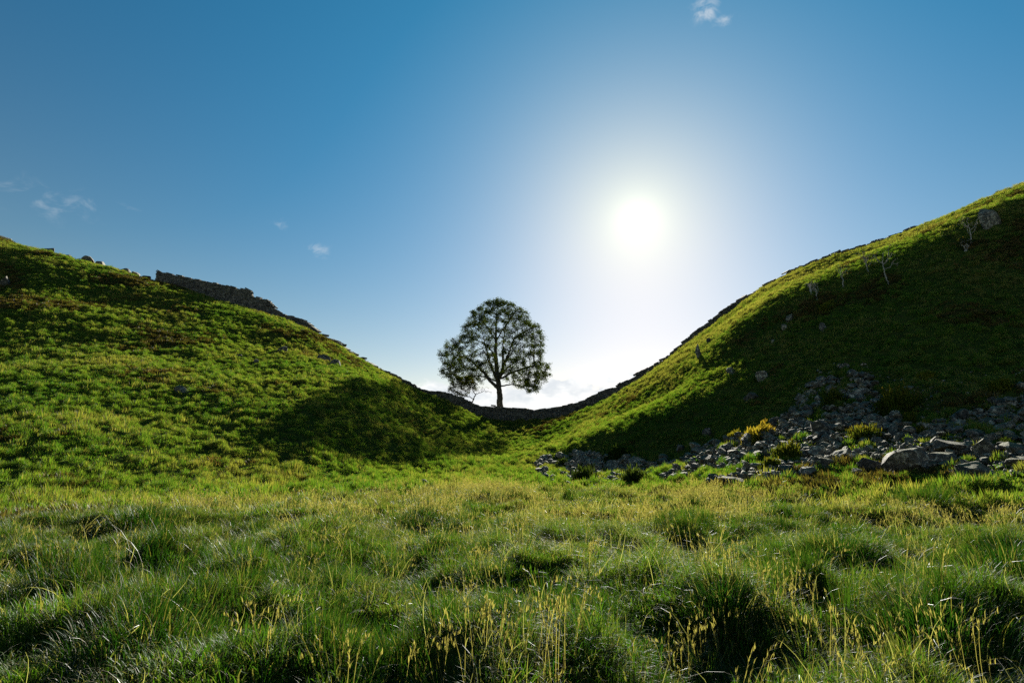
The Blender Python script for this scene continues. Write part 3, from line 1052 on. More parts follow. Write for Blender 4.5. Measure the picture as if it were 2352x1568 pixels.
def build_thorn():
    Y0 = 87.0
    def w3(zx, zy, dy=0.0):
        u, v = (1000 + zx / 4.126) * 0.9408, (680 + zy / 4.126) * 0.9408
        return np.array(at(u, v, Y0)) + np.array([0, dy, 0])
    att = []
    rng = np.random.default_rng(4)
    while len(att) < 560:
        zx, zy = rng.uniform(395, 850), rng.uniform(985, 1215)
        dy = rng.uniform(-1.9, 1.9)
        top = np.interp(zx, [395, 430, 520, 620, 720, 800, 850], [1090, 1030, 990, 985, 1060, 1110, 1140])
        bot = np.interp(zx, [395, 520, 620, 700, 850], [1150, 1190, 1130, 1140, 1160])
        if top < zy < bot and rng.random() < 0.9:
            att.append(w3(zx, zy, dy))
    S = [([w3(610, 1330), w3(625, 1260), w3(650, 1200), w3(665, 1165)], 0.11, 0.07),
         ([w3(640, 1215), w3(600, 1190, .3), w3(540, 1175, .5), w3(510, 1130, .6)], 0.06, 0.03),
         ([w3(655, 1170), w3(640, 1120, -.4), w3(600, 1070, -.7)], 0.06, 0.025),
         ([w3(660, 1165), w3(720, 1140, .3), w3(770, 1130, .4)], 0.05, 0.02)]
    P, par, rad0 = colonize(S, att, 0.20, 1.6, 0.30, 80, 0.25)
    rad, kids = radii(par, rad0, 0.010, 2.2)
    gz = float(height(P[0, 0], P[0, 1]))
    P[0, 2] = min(P[0, 2], gz - 0.15)
    loc = np.array([P[0, 0], P[0, 1], gz])
    root = tag(empty('hawthorn_tree', tuple(loc)), 'small leaning hawthorn behind the wall, under the lower branches of the sycamore', 'tree')
    tr = np.zeros(len(P), bool)
    tr[:int(np.argmax(rad0 <= 0.0701)) + 1] = True
    V, F = limbs_mesh(P - loc, par, rad, kids, tr); mesh_obj('trunk', V, F, M_TWIG, root)
    V, F = limbs_mesh(P - loc, par, rad, kids, ~tr); mesh_obj('branches', V, F, M_TWIG, root)
    leaf_obj('crown', leaf_cloud(P[(rad < 0.020) & (P[:, 0] < P[0, 0] + 0.9)] - loc, 0.13, 11, 0.16), M_THORN, root)


print('sycamore nodes', build_sycamore())
build_thorn()


def sapling(u0, v0, u1, v1, label, forks, leafy):
    """a thin pale-barked sapling on the shaded slope; (u0, v0) its foot, (u1, v1) its top"""
    g = hit_ground(u0, v0)
    if g is None:
        return
    a = np.array(g); top = np.array(at(u1, v1, g[1] + 0.2))
    h = np.linalg.norm(top - a)
    S = [([a - [0, 0, 0.2], a * 0.65 + top * 0.35 + RNG.normal(0, 0.03 * h, 3), a * 0.35 + top * 0.65 + RNG.normal(0, 0.02 * h, 3), top], 0.060, 0.013)]
    for k in range(forks):
        f = RNG.uniform(0.30, 0.75)
        b = a * (1 - f) + top * f
        side = RNG.choice([-1, 1])
        e = b + np.array([side * RNG.uniform(0.12, 0.3) * h, RNG.normal(0, 0.1 * h), RNG.uniform(0.2, 0.45) * h])
        S.append(([b, (b + e) / 2 + [side * 0.05 * h, 0, -0.02 * h], e], 0.018, 0.008))
    tips = np.array([s[0][-1] for s in S])
    att = np.concatenate([t + RNG.normal(0, 0.10 * h, (9, 3)) for t in tips])
    P, par, rad0 = colonize(S, att, max(0.12, 0.05 * h), 0.5 * h, 0.05 * h, 25, 0.2)
    rad, kids = radii(par, rad0, 0.007, 2.2)
    loc = a
    root = tag(empty('bare_sapling', tuple(a)), label, 'sapling', 'saplings on the shaded slope')
    n0 = max(3, int(np.argmax(rad0 <= 0.0131)) + 1)
    tr = np.zeros(len(P), bool); tr[:n0] = True
    V, F = limbs_mesh(P - loc, par, rad, kids, tr); mesh_obj('trunk', V, F, M_BIRCH, root)
    V, F = limbs_mesh(P - loc, par, rad, kids, ~tr); mesh_obj('branches', V, F, M_BIRCH, root)
    if leafy:
        leaf_obj('crown', leaf_cloud(P[rad < 0.012] - loc, 0.12, leafy, 0.12), M_THORN, root)


def z6(zx, zy):
    return (1650 + zx / 2.767) * 0.9408, (430 + zy / 2.767) * 0.9408


for (b, t, lab, fk, lf) in (((1437, 730), (1398, 520), 'tallest pale bare sapling on the shaded slope, mid-way along the row', 6, 0),
                            ((1305, 645), (1268, 535), 'bare spreading sapling just left of the tallest one, touching the lit rim', 6, 1),
                            ((1130, 750), (1113, 622), 'thin upright sapling below the lit rim, between the twin saplings and the spreading one', 4, 1),
                            ((957, 832), (937, 715), 'slender leaning sapling, lowest along the rim of the shaded slope', 3, 0),
                            ((918, 800), (908, 735), 'shorter thin sapling beside the lowest leaning one', 2, 0),
                            ((2005, 468), (1965, 300), 'tall crooked pale sapling below the rock outcrop near the top of the slope', 6, 0),
                            ((1950, 515), (1988, 455), 'small pale shrub-like sapling at the foot of the crooked one', 5, 1)):
    sapling(*z6(*b), *z6(*t), lab, fk, lf)
# ------------------------------------------------------------------ rocks


def ico(sub):
    import bmesh
    bm = bmesh.new()
    bmesh.ops.create_icosphere(bm, subdivisions=sub, radius=1.0)
    V = np.array([v.co[:] for v in bm.verts]); F = np.array([[v.index for v in f.verts] for f in bm.faces])
    bm.free()
    return V, F


ICO = {k: ico(k) for k in (1, 2, 3, 4)}


def rock_shape(sub, seed, cuts=17, rough=0.07, depth=(0.42, 0.85)):
    """an angular stone about 2 across: a ball cut back by random planes, then weathered"""
    r = np.random.default_rng(seed)
    V = ICO[sub][0].copy()
    n = r.normal(size=(cuts, 3)); n /= np.linalg.norm(n, axis=1)[:, None]
    d = r.uniform(depth[0], depth[1], cuts)
    for k in range(cuts):
        t = V @ n[k] - d[k]
        V -= np.where(t > 0, t, 0)[:, None] * n[k]
    V = V + V * (rough * fbm(V[:, 0] * 1.6 + seed * 3.1, V[:, 1] * 1.6, V[:, 2] * 1.6, 3))[:, None]
    V[:, 2] -= V[:, 2].min() * 0.0
    return V


ROCK_MESH = {}


def rock_mesh(sub, seed, mat):
    key = (sub, seed, mat.name)
    if key not in ROCK_MESH:
        V = rock_shape(sub, seed, rough=0.06)
        V = V / np.abs(V).max(0)
        o = mesh_obj('rock', V, ICO[sub][1], mat, smooth=False, link=False)
        me = o.data
        bpy.data.objects.remove(o)
        if sub >= 3:
            me.polygons.foreach_set('use_smooth', np.ones(len(me.polygons), bool))
            me.set_sharp_from_angle(angle=R(24))
        ROCK_MESH[key] = me
    return ROCK_MESH[key]


def put_rock(name, x, y, w, h, d, sink, sub, seed, mat, rz, tilt=(0, 0)):
    o = bpy.data.objects.new(name, rock_mesh(sub, seed, mat))
    COL.objects.link(o)
    z = float(height(x, y))
    o.location = (x, y, z + h * (0.5 - sink))
    o.scale = (w / 2, d / 2, h / 2)
    o.rotation_euler = (tilt[0], tilt[1], rz)
    KEEP_OUT.append((x, y, 0.40 * max(w, d)))
    return o


def z3(zx, zy):
    return (1850 + zx / 3.618) * 0.9408, (800 + zy / 3.618) * 0.9408


def z2(zx, zy):
    return (1280 + zx / 3.267) * 0.9408, (850 + zy / 3.267) * 0.9408


def z5(zx, zy):
    return (350 + zx / 3.136) * 0.9408, (630 + zy / 3.136) * 0.9408


def boulder(uv, wpx, hpx, label, seed, mat=None, dep=0.8, tilt=(0, 0), sink=0.22, rz=0.0, name='boulder', sub=4, group='large boulders'):
    """uv: foot of the stone in the picture; wpx, hpx: its seen size there"""
    g = hit_ground(*uv)
    if g is None:
        return None
    k = g[1] / FPX * 1.02
    w, h = wpx * k, hpx * k / (1 - sink * 0.9)
    yy = g[1] + w * dep * 0.35
    a, _ = ray(*uv)
    o = put_rock(name, a * yy, yy, w, h, w * dep, sink, sub, seed, mat or M_ROCK, rz, tilt)
    return tag(o, label, 'boulder', group)


q3 = 0.9408 / 3.618
for (zx, zy, w, h, lab, seed, mat, kw) in (
    (1300, 1280, 380, 225, 'biggest boulder at the edge of the field, a pointed grey block with white lichen', 3, None, {}),
    (1010, 1275, 235, 125, 'dark low boulder touching the left side of the big pointed boulder', 8, M_ROCKG, {}),
    (770, 1195, 260, 140, 'grey wedge-shaped boulder left of the dark low boulder by the field edge', 14, None, {'tilt': (0, 0.2)}),
    (600, 1235, 190, 90, 'rounded lichen-spotted boulder just left below the wedge-shaped one', 19, None, {}),
    (1950, 1345, 420, 165, 'wide dark slab-like boulder nearest the right edge of the field grass', 22, M_ROCKG, {'dep': 0.6}),
    (2290, 1240, 300, 85, 'long flat stone slab at the right edge beside the wide dark boulder', 5, None, {'dep': 0.5}),
    (1720, 1130, 330, 125, 'broad grey boulder above and right of the big pointed one', 27, None, {'tilt': (0, -0.12)}),
    (1990, 1165, 260, 165, 'blocky dark boulder behind the wide slab near the right edge', 31, M_ROCKG, {}),
    (1930, 1015, 185, 95, 'round-topped mossy boulder behind the blocky dark one', 33, M_ROCKG, {}),
    (1660, 1205, 290, 85, 'flat slab lying in grass between the pointed boulder and the wide dark one', 37, None, {'dep': 0.6}),
    (1700, 1262, 180, 55, 'small flat stone in front of the flat slab, sunk in grass', 41, None, {}),
    (440, 1318, 145, 72, 'small domed rock at the field edge in front of the orange bush', 43, None, {}),
    (290, 1295, 120, 75, 'small peaked rock left of the domed one at the field edge', 47, None, {}),
    (565, 960, 175, 135, 'moss-capped boulder in the middle of the scree fan', 52, M_ROCKG, {}),
    (550, 1160, 190, 115, 'dark angular boulder right of the orange bush', 55, None, {}),
    (1095, 882, 95, 82, 'upright pale rock below the largest gorse bush', 57, None, {}),
    (990, 855, 150, 95, 'tilted grey rock left of the upright pale one', 61, None, {'tilt': (0, 0.25)}),
    (1240, 882, 110, 72, 'squat rock between the upright pale rock and the small gorse bush', 63, None, {}),
    (1815, 842, 140, 112, 'tall dark rock standing in mossy grass up the right slope', 67, M_ROCKG, {}),
    (2040, 885, 170, 82, 'mossy boulder right of the tall dark rock', 71, M_ROCKG, {}),
    (890, 655, 200, 85, 'long sloping slab near the top of the scree, beside the upper gorse', 73, None, {'tilt': (0, -0.5), 'dep': 0.6}),
    (2325, 575, 95, 70, 'lone pale boulder high on the slope at the right edge', 77, None, {}),
    (2280, 1130, 220, 90, 'flat-topped boulder above the long flat slab at the right edge', 79, None, {}),
    (1440, 1012, 90, 62, 'small wedge of rock above the tip of the big pointed boulder', 83, None, {}),
    (1378, 1102, 85, 65, 'small block close behind the right shoulder of the big pointed boulder', 89, None, {}),
    (958, 1385, 90, 62, 'dark small rock alone in the grass in front of the scree', 91, M_ROCKG, {}),
    (875, 1300, 110, 50, 'low rock peeping from grass below the dark low boulder', 93, None, {}),
    (2170, 715, 110, 55, 'pale flattish rock on the grassy slope below the lone high boulder', 95, None, {}),
    (1340, 560, 95, 35, 'pale flat stone on top of the largest gorse bush bank', 97, None, {}),
):
    boulder(z3(zx, zy), w * q3, h * q3, lab, seed, mat, **kw)
q2 = 0.9408 / 3.267
for (zx, zy, w, h, lab, seed, mat, kw) in (
    (1640, 1108, 270, 75, 'pale flat slab at the front edge of the scree, bordering the field', 101, None, {'dep': 0.7}),
    (1625, 1142, 75, 50, 'small dark stone in the grass just below the pale flat slab', 103, M_ROCKG, {}),
    (1465, 715, 85, 75, 'pale squat rock where the shaded slope meets the top of the scree', 107, None, {}),
    (1240, 835, 75, 62, 'round pale rock at the upper left end of the scree', 109, None, {}),
    (1775, 795, 120, 85, 'big grey block in the scree under the yellow bracken', 111, None, {}),
    (1790, 985, 120, 82, 'sloping grey block beside the orange bush in the scree', 113, None, {'tilt': (0, -0.3)}),
    (2090, 1015, 150, 90, 'grey rock in front of the orange bush at the field edge', 115, None, {}),
    (2255, 1020, 120, 60, 'domed stone just right of the orange bush foot', 117, None, {}),
):
    boulder(z2(zx, zy), w * q2, h * q2, lab, seed, mat, **kw)

# crags that break through the turf
q6 = 0.9408 / 2.767
for (uv, w, h, lab, seed) in (
    (z6(2118, 372), 150 * q6, 165 * q6, 'large pale rock face showing near the top of the shaded slope', 121),
    (z6(770, 990), 50 * q6, 58 * q6, 'upper of two small pale crags in the shaded slope', 123),
    (z6(740, 1052), 48 * q6, 55 * q6, 'lower of two small pale crags in the shaded slope', 125),
    (z6(1000, 1050), 66 * q6, 85 * q6, 'pale lichen-spotted crag below the scrub on the shaded slope', 127),
    (z6(225, 1132), 36 * q6, 46 * q6, 'small dark crag under the lit shoulder of the slope', 129),
    (z6(158, 1222), 46 * q6, 100 * q6, 'narrow upright crag at the nose of the shaded slope', 131),
    (z6(375, 1345), 75 * q6, 50 * q6, 'low pale outcrop on the shaded slope above the lit shoulder', 133),
    (z6(588, 1388), 90 * q6, 66 * q6, 'pale speckled outcrop in the middle of the shaded slope', 135),
    (z6(655, 1130), 25 * q6, 34 * q6, 'tiny pale crag midway down the shaded slope', 137),
    (z2(1810, 425), 135 * q2, 62 * q2, 'flat pale ledge of rock above the scree on the dark slope', 139),
    (z5(1370, 780), 120 * 0.3, 80 * 0.3, 'dark mossy outcrop high on the left slope below the wall', 141),
    (z5(1480, 825), 90 * 0.3, 60 * 0.3, 'grey rock at the lower end of the mossy outcrop on the left slope', 143),
    (z5(1060, 722), 110 * 0.3, 42 * 0.3, 'grey rock half buried in turf on the left slope', 145),
    (z5(860, 805), 55 * 0.3, 30 * 0.3, 'small stone showing in turf on the left slope', 147),
    (z5(730, 762), 70 * 0.3, 26 * 0.3, 'flat stone in turf, highest of the small left-slope stones', 149),
    (z5(270, 1040), 130 * 0.3, 48 * 0.3, 'dark low rock in the middle of the left slope', 151),
    ((8, 656), 30, 22, 'dark rock on the upper left slope at the picture edge', 153),
    ((972, 1117), 22, 15, 'pale stone on the turf at the foot of the tree shadow', 155),
    ((1026, 1109), 13, 13, 'small upright pale stone at the foot of the tree shadow', 157),
):
    boulder(uv, w, h, lab, seed, M_ROCKG if 'left' in lab or 'dark' in lab else M_ROCK, 0.7, (RNG.normal(0, 0.15), RNG.normal(0, 0.15)), 0.5 if 'left' in lab else 0.3,
            name='outcrop', sub=3, group='rocks breaking through the turf')

# fallen wall stones on the left skyline
for (u, v, w, h, lab, seed) in ((6, 552, 34, 14, 'stone heap on the skyline at the left picture edge', 201), (30, 560, 20, 10, 'small skyline stone next to the heap at the left edge', 203),
                                (112, 585, 30, 17, 'jutting dark block, highest of the fallen stones on the left skyline', 205), (128, 588, 16, 9, 'little stone leaning on the jutting skyline block', 206),
                                (150, 594, 26, 11, 'low stone on the skyline between the jutting block and the long heap', 207),
                                (205, 608, 40, 15, 'long dark stone heap on the left skyline', 209), (232, 615, 24, 11, 'tapering stone at the lower end of the long skyline heap', 211),
                                (288, 630, 24, 9, 'low skyline stone, first below the long heap', 213), (312, 637, 22, 8, 'low skyline stone, second below the long heap', 215),
                                (336, 642, 24, 8, 'low skyline stone touching the broken end of the wall', 217)):
    x, y, _ = at(u, v, 80.6)
    k = 80.6 / FPX
    o = put_rock('fallen_stone', x, y, w * k * 1.15, h * k * 1.5, w * k * 0.9, 0.12, 3, seed, M_WALL, RNG.uniform(0, 6), (0, 0.2))
    tag(o, lab, 'stone', 'fallen wall stones on the skyline')


def in_poly(u, v, poly):
    inside = False
    n = len(poly)
    for i in range(n):
        (x1, y1), (x2, y2) = poly[i], poly[(i + 1) % n]
        if (y1 > v) != (y2 > v) and u < (x2 - x1) * (v - y1) / (y2 - y1) + x1:
            inside = not inside
    return inside


HEAP = [(1228, 1062), (1262, 1046), (1330, 1040), (1400, 1048), (1500, 1062), (1500, 1104), (1400, 1112), (1300, 1114), (1240, 1100)]
FAN = [(1480, 1066), (1560, 1048), (1625, 1026), (1690, 1008), (1760, 985), (1820, 940), (1868, 885), (1930, 846), (1985, 862), (2030, 905), (2050, 950), (2110, 985), (2120, 1030),
       (2060, 1075), (1960, 1084), (1880, 1092), (1760, 1108), (1640, 1112), (1500, 1108)]
EAST = [(2080, 985), (2180, 960), (2260, 930), (2400, 900), (2400, 1090), (2250, 1100), (2130, 1085), (2060, 1060)]
SLOPE = [(1830, 900), (1900, 830), (2000, 840), (2150, 860), (2352, 850), (2352, 960), (2250, 960), (2100, 970), (2040, 930)]


SCREE_XY = []
for poly in (HEAP, FAN):
    SCREE_XY.append(np.array([hit_ground(u, v)[:2] for u, v in poly]))


def scree_mask(x, y):
    m = np.zeros(len(x), bool)
    for poly in SCREE_XY:
        ins = np.zeros(len(x), bool)
        n = len(poly)
        for i in range(n):
            (x1, y1), (x2, y2) = poly[i], poly[(i + 1) % n]
            c = (y1 > y) != (y2 > y)
            ins ^= c & (x < (x2 - x1) * (y - y1) / (y2 - y1 + 1e-12) + x1)
        m |= ins
    return m & (perlin(x * 0.55, y * 0.55, 9.5) > -0.12)


EAST_XY = np.array([hit_ground(min(u, 2352), v)[:2] for u, v in EAST])


def build_scree():
    rng = np.random.default_rng(31)
    stones = []
    for poly, n, lo, hi, tagname in ((HEAP, 1300, 7, 20, 'heap'), (FAN, 3300, 6, 26, 'fan'), (EAST, 850, 6, 34, 'east'), (SLOPE, 240, 4, 12, 'slope')):
        us = [p[0] for p in poly]; vs_ = [p[1] for p in poly]
        c = 0
        while c < n:
            u, v = rng.uniform(min(us), max(us)), rng.uniform(min(vs_), max(vs_))
            if not in_poly(u, v, poly):
                continue
            c += 1
            # bare and grassy patches within the scree
            g = hit_ground(u, v, 12, 70)
            if g is None:
                continue
            if tagname in ('heap', 'fan') and not scree_mask(np.array([g[0]]), np.array([g[1]]))[0] and rng.random() < 0.8:
                continue
            px = lo * (hi / lo) ** (rng.random() ** 2.0)
            stones.append((px, g, tagname))
    stones.sort(key=lambda s: -s[0])
    LAB = {'heap': ('small dark rock in the low stone heap between the two round bushes', 'rocks of the scree'),
           'fan': ('grey lichen-spotted rock in the scree fan below the shaded slope', 'rocks of the scree'),
           'east': ('grey rock scattered in mossy grass at the foot of the slope on the right', 'rocks of the scree'),
           'slope': ('pale stone on the dark grassy slope above the scree', 'rocks of the scree')}
    # each single rock is told by the landmark beside it and its size among the rocks there
    MARKS = ((1345, 1095, 'the round dark bush before the stone heap'), (1460, 1095, 'the round dark bush ending the stone heap'), (1560, 1080, 'the left tail of the scree fan'),
             (1655, 1108, 'the pale flat slab'), (1748, 1000, 'the bright yellow bracken'), (1800, 1055, 'the orange-tipped bush'), (1900, 1040, 'the moss-capped boulder'),
             (1925, 915, 'the gorse on the scree top'), (2070, 930, 'the largest gorse bush'), (2003, 1003, 'the wide low gorse'), (2080, 1110, 'the big pointed boulder'),
             (2245, 1120, 'the wide dark slab-like boulder'), (2215, 1000, 'the tall dark rock'))
    ORD = ['largest', 'second largest', 'third largest', 'fourth largest', 'fifth largest', 'sixth largest', 'seventh largest', 'eighth largest', 'ninth largest', 'tenth largest', 'eleventh largest', 'twelfth largest', 'thirteenth largest',
           'fourteenth largest', 'fifteenth largest', 'sixteenth largest']
    seen = {}
    def rock_label(g, kind):
        u, v, _ = project(np.array(g))
        mu, mv, nm = min(MARKS, key=lambda m: (m[0] - u) ** 2 + 2.5 * (m[1] - v) ** 2)
        du, dv = u - mu, (v - mv) * 1.6
        side = ('right of' if du > 0 else 'left of') if abs(du) > abs(dv) else ('in front of' if dv > 0 else 'behind')
        k = seen.get((nm, side), 0)
        seen[(nm, side)] = k + 1
        if k < len(ORD):
            return '%s grey rock %s %s' % (ORD[k], side, nm)
        return 'smaller grey scree rock %s %s' % (side, nm)
    V, F, off, n_obj = [], [], 0, 0
    for i, (px, g, kind) in enumerate(stones):
        k = g[1] / FPX
        w = px * k
        h, d = w * rng.uniform(0.45, 0.85), w * rng.uniform(0.65, 1.1)
        rz = rng.uniform(0, 6.28); tl = (rng.normal(0, 0.3), rng.normal(0, 0.3))
        if n_obj < 270:
            o = put_rock('rock', g[0], g[1], w, h, d, 0.15, 2, int(rng.integers(300, 314)), M_ROCK if rng.random() < 0.7 else M_ROCKG, rz, tl)
            o.location.z += rng.uniform(0, 0.12) * (kind in ('fan', 'heap'))
            tag(o, rock_label(g, kind), 'rock', LAB[kind][1])
            n_obj += 1
        else:
            v = rock_shape(2 if px > 9 else 1, int(rng.integers(400, 430)), 8)
            v = v * np.array([w / 2 * 1.15, d / 2 * 1.15, h / 2 * 1.2])
            m = np.array(Matrix.Rotation(rz, 3, 'Z') @ Matrix.Rotation(tl[0], 3, 'X') @ Matrix.Rotation(tl[1], 3, 'Y'))
            v = v @ m.T + np.array([g[0], g[1], g[2] + h * 0.3])
            f = ICO[2 if px > 9 else 1][1]
            V.append(v); F.append(f + off); off += len(v)
            if rng.random() < 0.6:
                KEEP_OUT.append((g[0], g[1], 0.35 * w))
    o = mesh_obj('scree', np.concatenate(V), np.concatenate(F), M_ROCK, smooth=False)
    tag(o, 'loose small grey stones filling the scree below the slope', 'scree', kind='stuff')
    return n_obj, len(V)


print('rocks', build_scree())

# ------------------------------------------------------------------ gorse, bracken and scrub
M_GORSE = leaf_material('gorse', [(0.25, (0.026, 0.050, 0.010)), (0.55, (0.060, 0.085, 0.012)), (0.75, (0.13, 0.125, 0.018)), (0.95, (0.20, 0.125, 0.02))], 0.45)
M_BRACK = leaf_material('bracken', [(0.2, (0.09, 0.10, 0.014)), (0.5, (0.19, 0.18, 0.022)), (0.8, (0.27, 0.19, 0.03))], 0.55)
M_DARKB = leaf_material('dark_scrub', [(0.25, (0.020, 0.040, 0.010)), (0.6, (0.038, 0.062, 0.012)), (0.95, (0.08, 0.085, 0.018))], 0.4)


def bush(u, v, wpx, hpx, label, mat, dry=(0.2, 0.8), spiky=1.0, name='gorse_bush'):
    g = hit_ground(u, v)
    if g is None:
        return
    k = g[1] / FPX
    w, h = wpx * k * 0.92, hpx * k
    root = tag(empty(name, g), label, 'bush', 'bushes among the scree')
    yy = w * 0.30
    n = int(min(2600, 900 + 500 * w * h))
    a = RNG.random(n) * 2 * np.pi; e = np.arccos(RNG.uniform(0.0, 1, n)); rr = RNG.random(n) ** 0.35
    lump = 1 + 0.62 * fbm(np.cos(a) * np.sin(e) * 2.6 + u, np.sin(a) * np.sin(e) * 2.6, np.cos(e) * 2.6, 3)
    d = np.stack([np.cos(a) * np.sin(e), np.sin(a) * np.sin(e), np.cos(e)], 1)
    loc = d * (rr * lump)[:, None] * np.array([w / 2, w / 2 * 0.8, h * 0.85]) + np.array([0, yy, 0])
    loc[:, 2] += height(g[0] + loc[:, 0], g[1] + loc[:, 1]) - g[2]
    L = np.full(n, 0.14 * h + 0.06) * RNG.uniform(0.4, 1.5, n) * spiky
    out = np.arctan2(d[:, 1], d[:, 0]) + RNG.normal(0, 0.6, n)
    fol = blade_mesh(loc, out, L, np.full(n, 0.035 + 0.012 * h), RNG.uniform(0.15, 0.9, n), 3, RNG.uniform(*dry, n) * 0.7 + 0.3 * np.clip(loc[:, 2] / h, 0, 1) * dry[1])
    leaf_obj('foliage', fol, mat, root)
    m = 14
    st = blade_mesh(np.stack([RNG.normal(0, w * 0.1, m), yy + RNG.normal(0, w * 0.08, m), np.full(m, -0.1)], 1), RNG.random(m) * 6.28,
                    np.full(m, h * 0.8), np.full(m, 0.03), RNG.uniform(0.2, 0.9, m), 4, np.full(m, 0.5))
    mesh_obj('stems', st[0], st[1], M_TWIG, root)
    KEEP_OUT.append((g[0], g[1] + yy, w * 0.35))


for args in (
    (1345, 1107, 66, 34, 'round dark green bush in front of the low stone heap', M_DARKB, (0.1, 0.8), 1.0),
    (1460, 1111, 74, 38, 'round dark green bush at the right end of the low stone heap', M_DARKB, (0.1, 0.9), 1.0),
    (1418, 1062, 52, 26, 'dark scrubby bush behind the low stone heap, against the shaded bank', M_DARKB, (0.0, 0.7), 1.2),
    (1290, 1075, 30, 16, 'small green clump on the left part of the low stone heap', M_DARKB, (0.1, 0.6), 1.0),
    (1748, 1012, 78, 30, 'bright yellow sunlit bracken clump above the scree', M_BRACK, (0.2, 0.9), 1.2),
    (1690, 1010, 44, 20, 'pale green bracken clump left of the bright yellow one', M_BRACK, (0.0, 0.5), 1.0),
    (1820, 1058, 70, 40, 'orange-tipped bush in the lower scree', M_GORSE, (0.4, 1.0), 1.0),
    (1775, 1073, 50, 25, 'low orange and green bush touching the left side of the orange-tipped one', M_GORSE, (0.3, 1.0), 1.0),
    (1922, 930, 52, 34, 'small gorse clump on the left flank of the scree top', M_GORSE, (0.3, 0.9), 1.0),
    (2080, 950, 92, 54, 'largest gorse bush, amber-topped, at the right of the scree fan', M_GORSE, (0.4, 1.0), 1.0),
    (2040, 945, 40, 28, 'amber gorse spur leaning on the left side of the largest gorse bush', M_GORSE, (0.5, 1.0), 1.0),
    (2098, 980, 38, 30, 'small square gorse bush directly below the largest one', M_GORSE, (0.3, 0.9), 0.9),
    (2003, 1018, 88, 34, 'wide low gorse bush in the middle of the mossy ground', M_GORSE, (0.3, 0.9), 1.0),
    (2135, 995, 54, 18, 'yellow-green grassy hummock bush right of the wide low gorse', M_BRACK, (0.0, 0.5), 0.9),
    (2136, 874, 46, 13, 'thin yellowish bracken streak high above the largest gorse bush', M_BRACK, (0.1, 0.6), 1.0),
    (2310, 905, 60, 24, 'bright green bracken patch on the slope near the right edge', M_BRACK, (0.0, 0.3), 1.0),
    (1905, 712, 46, 18, 'pale brown scrub on the shaded slope above the speckled crag', M_BRACK, (0.1, 0.5), 0.9),
):
    bush(*args)
# little shrubs that stand out against the sky on the ridge
for (u, v, h, lab) in ((*z6(1700, 335), 14, 'tiny shrub on the right skyline, the tallest of the row'), (*z6(1608, 368), 8, 'tiny shrub on the right skyline left of the tallest'),
                       (*z6(1070, 560), 8, 'tiny shrub on the skyline above the thin upright sapling'), (*z6(375, 878), 10, 'dark tuft of scrub on the skyline at the steepening of the right ridge'),
                       (*z6(2178, 150), 9, 'tiny upright shrub on the skyline near the right picture edge')):
    g = hit_ground(u, v + 4)
    if g is None:
        continue
    k = g[1] / FPX
    root = tag(empty('skyline_shrub', g), lab, 'shrub', 'shrubs on the right skyline')
    n = 26
    leaf_obj('foliage', tuft(n, h * k * 0.5, (h * k * 0.5, h * k * 1.1), 0.035, 0.4, 3, (0.2, 0.8)), M_DARKB, root)
    st = tuft(5, h * k * 0.15, (h * k * 0.8, h * k * 1.2), 0.03, 0.25, 3)
    mesh_obj('stems', st[0], st[1], M_TWIG, root)


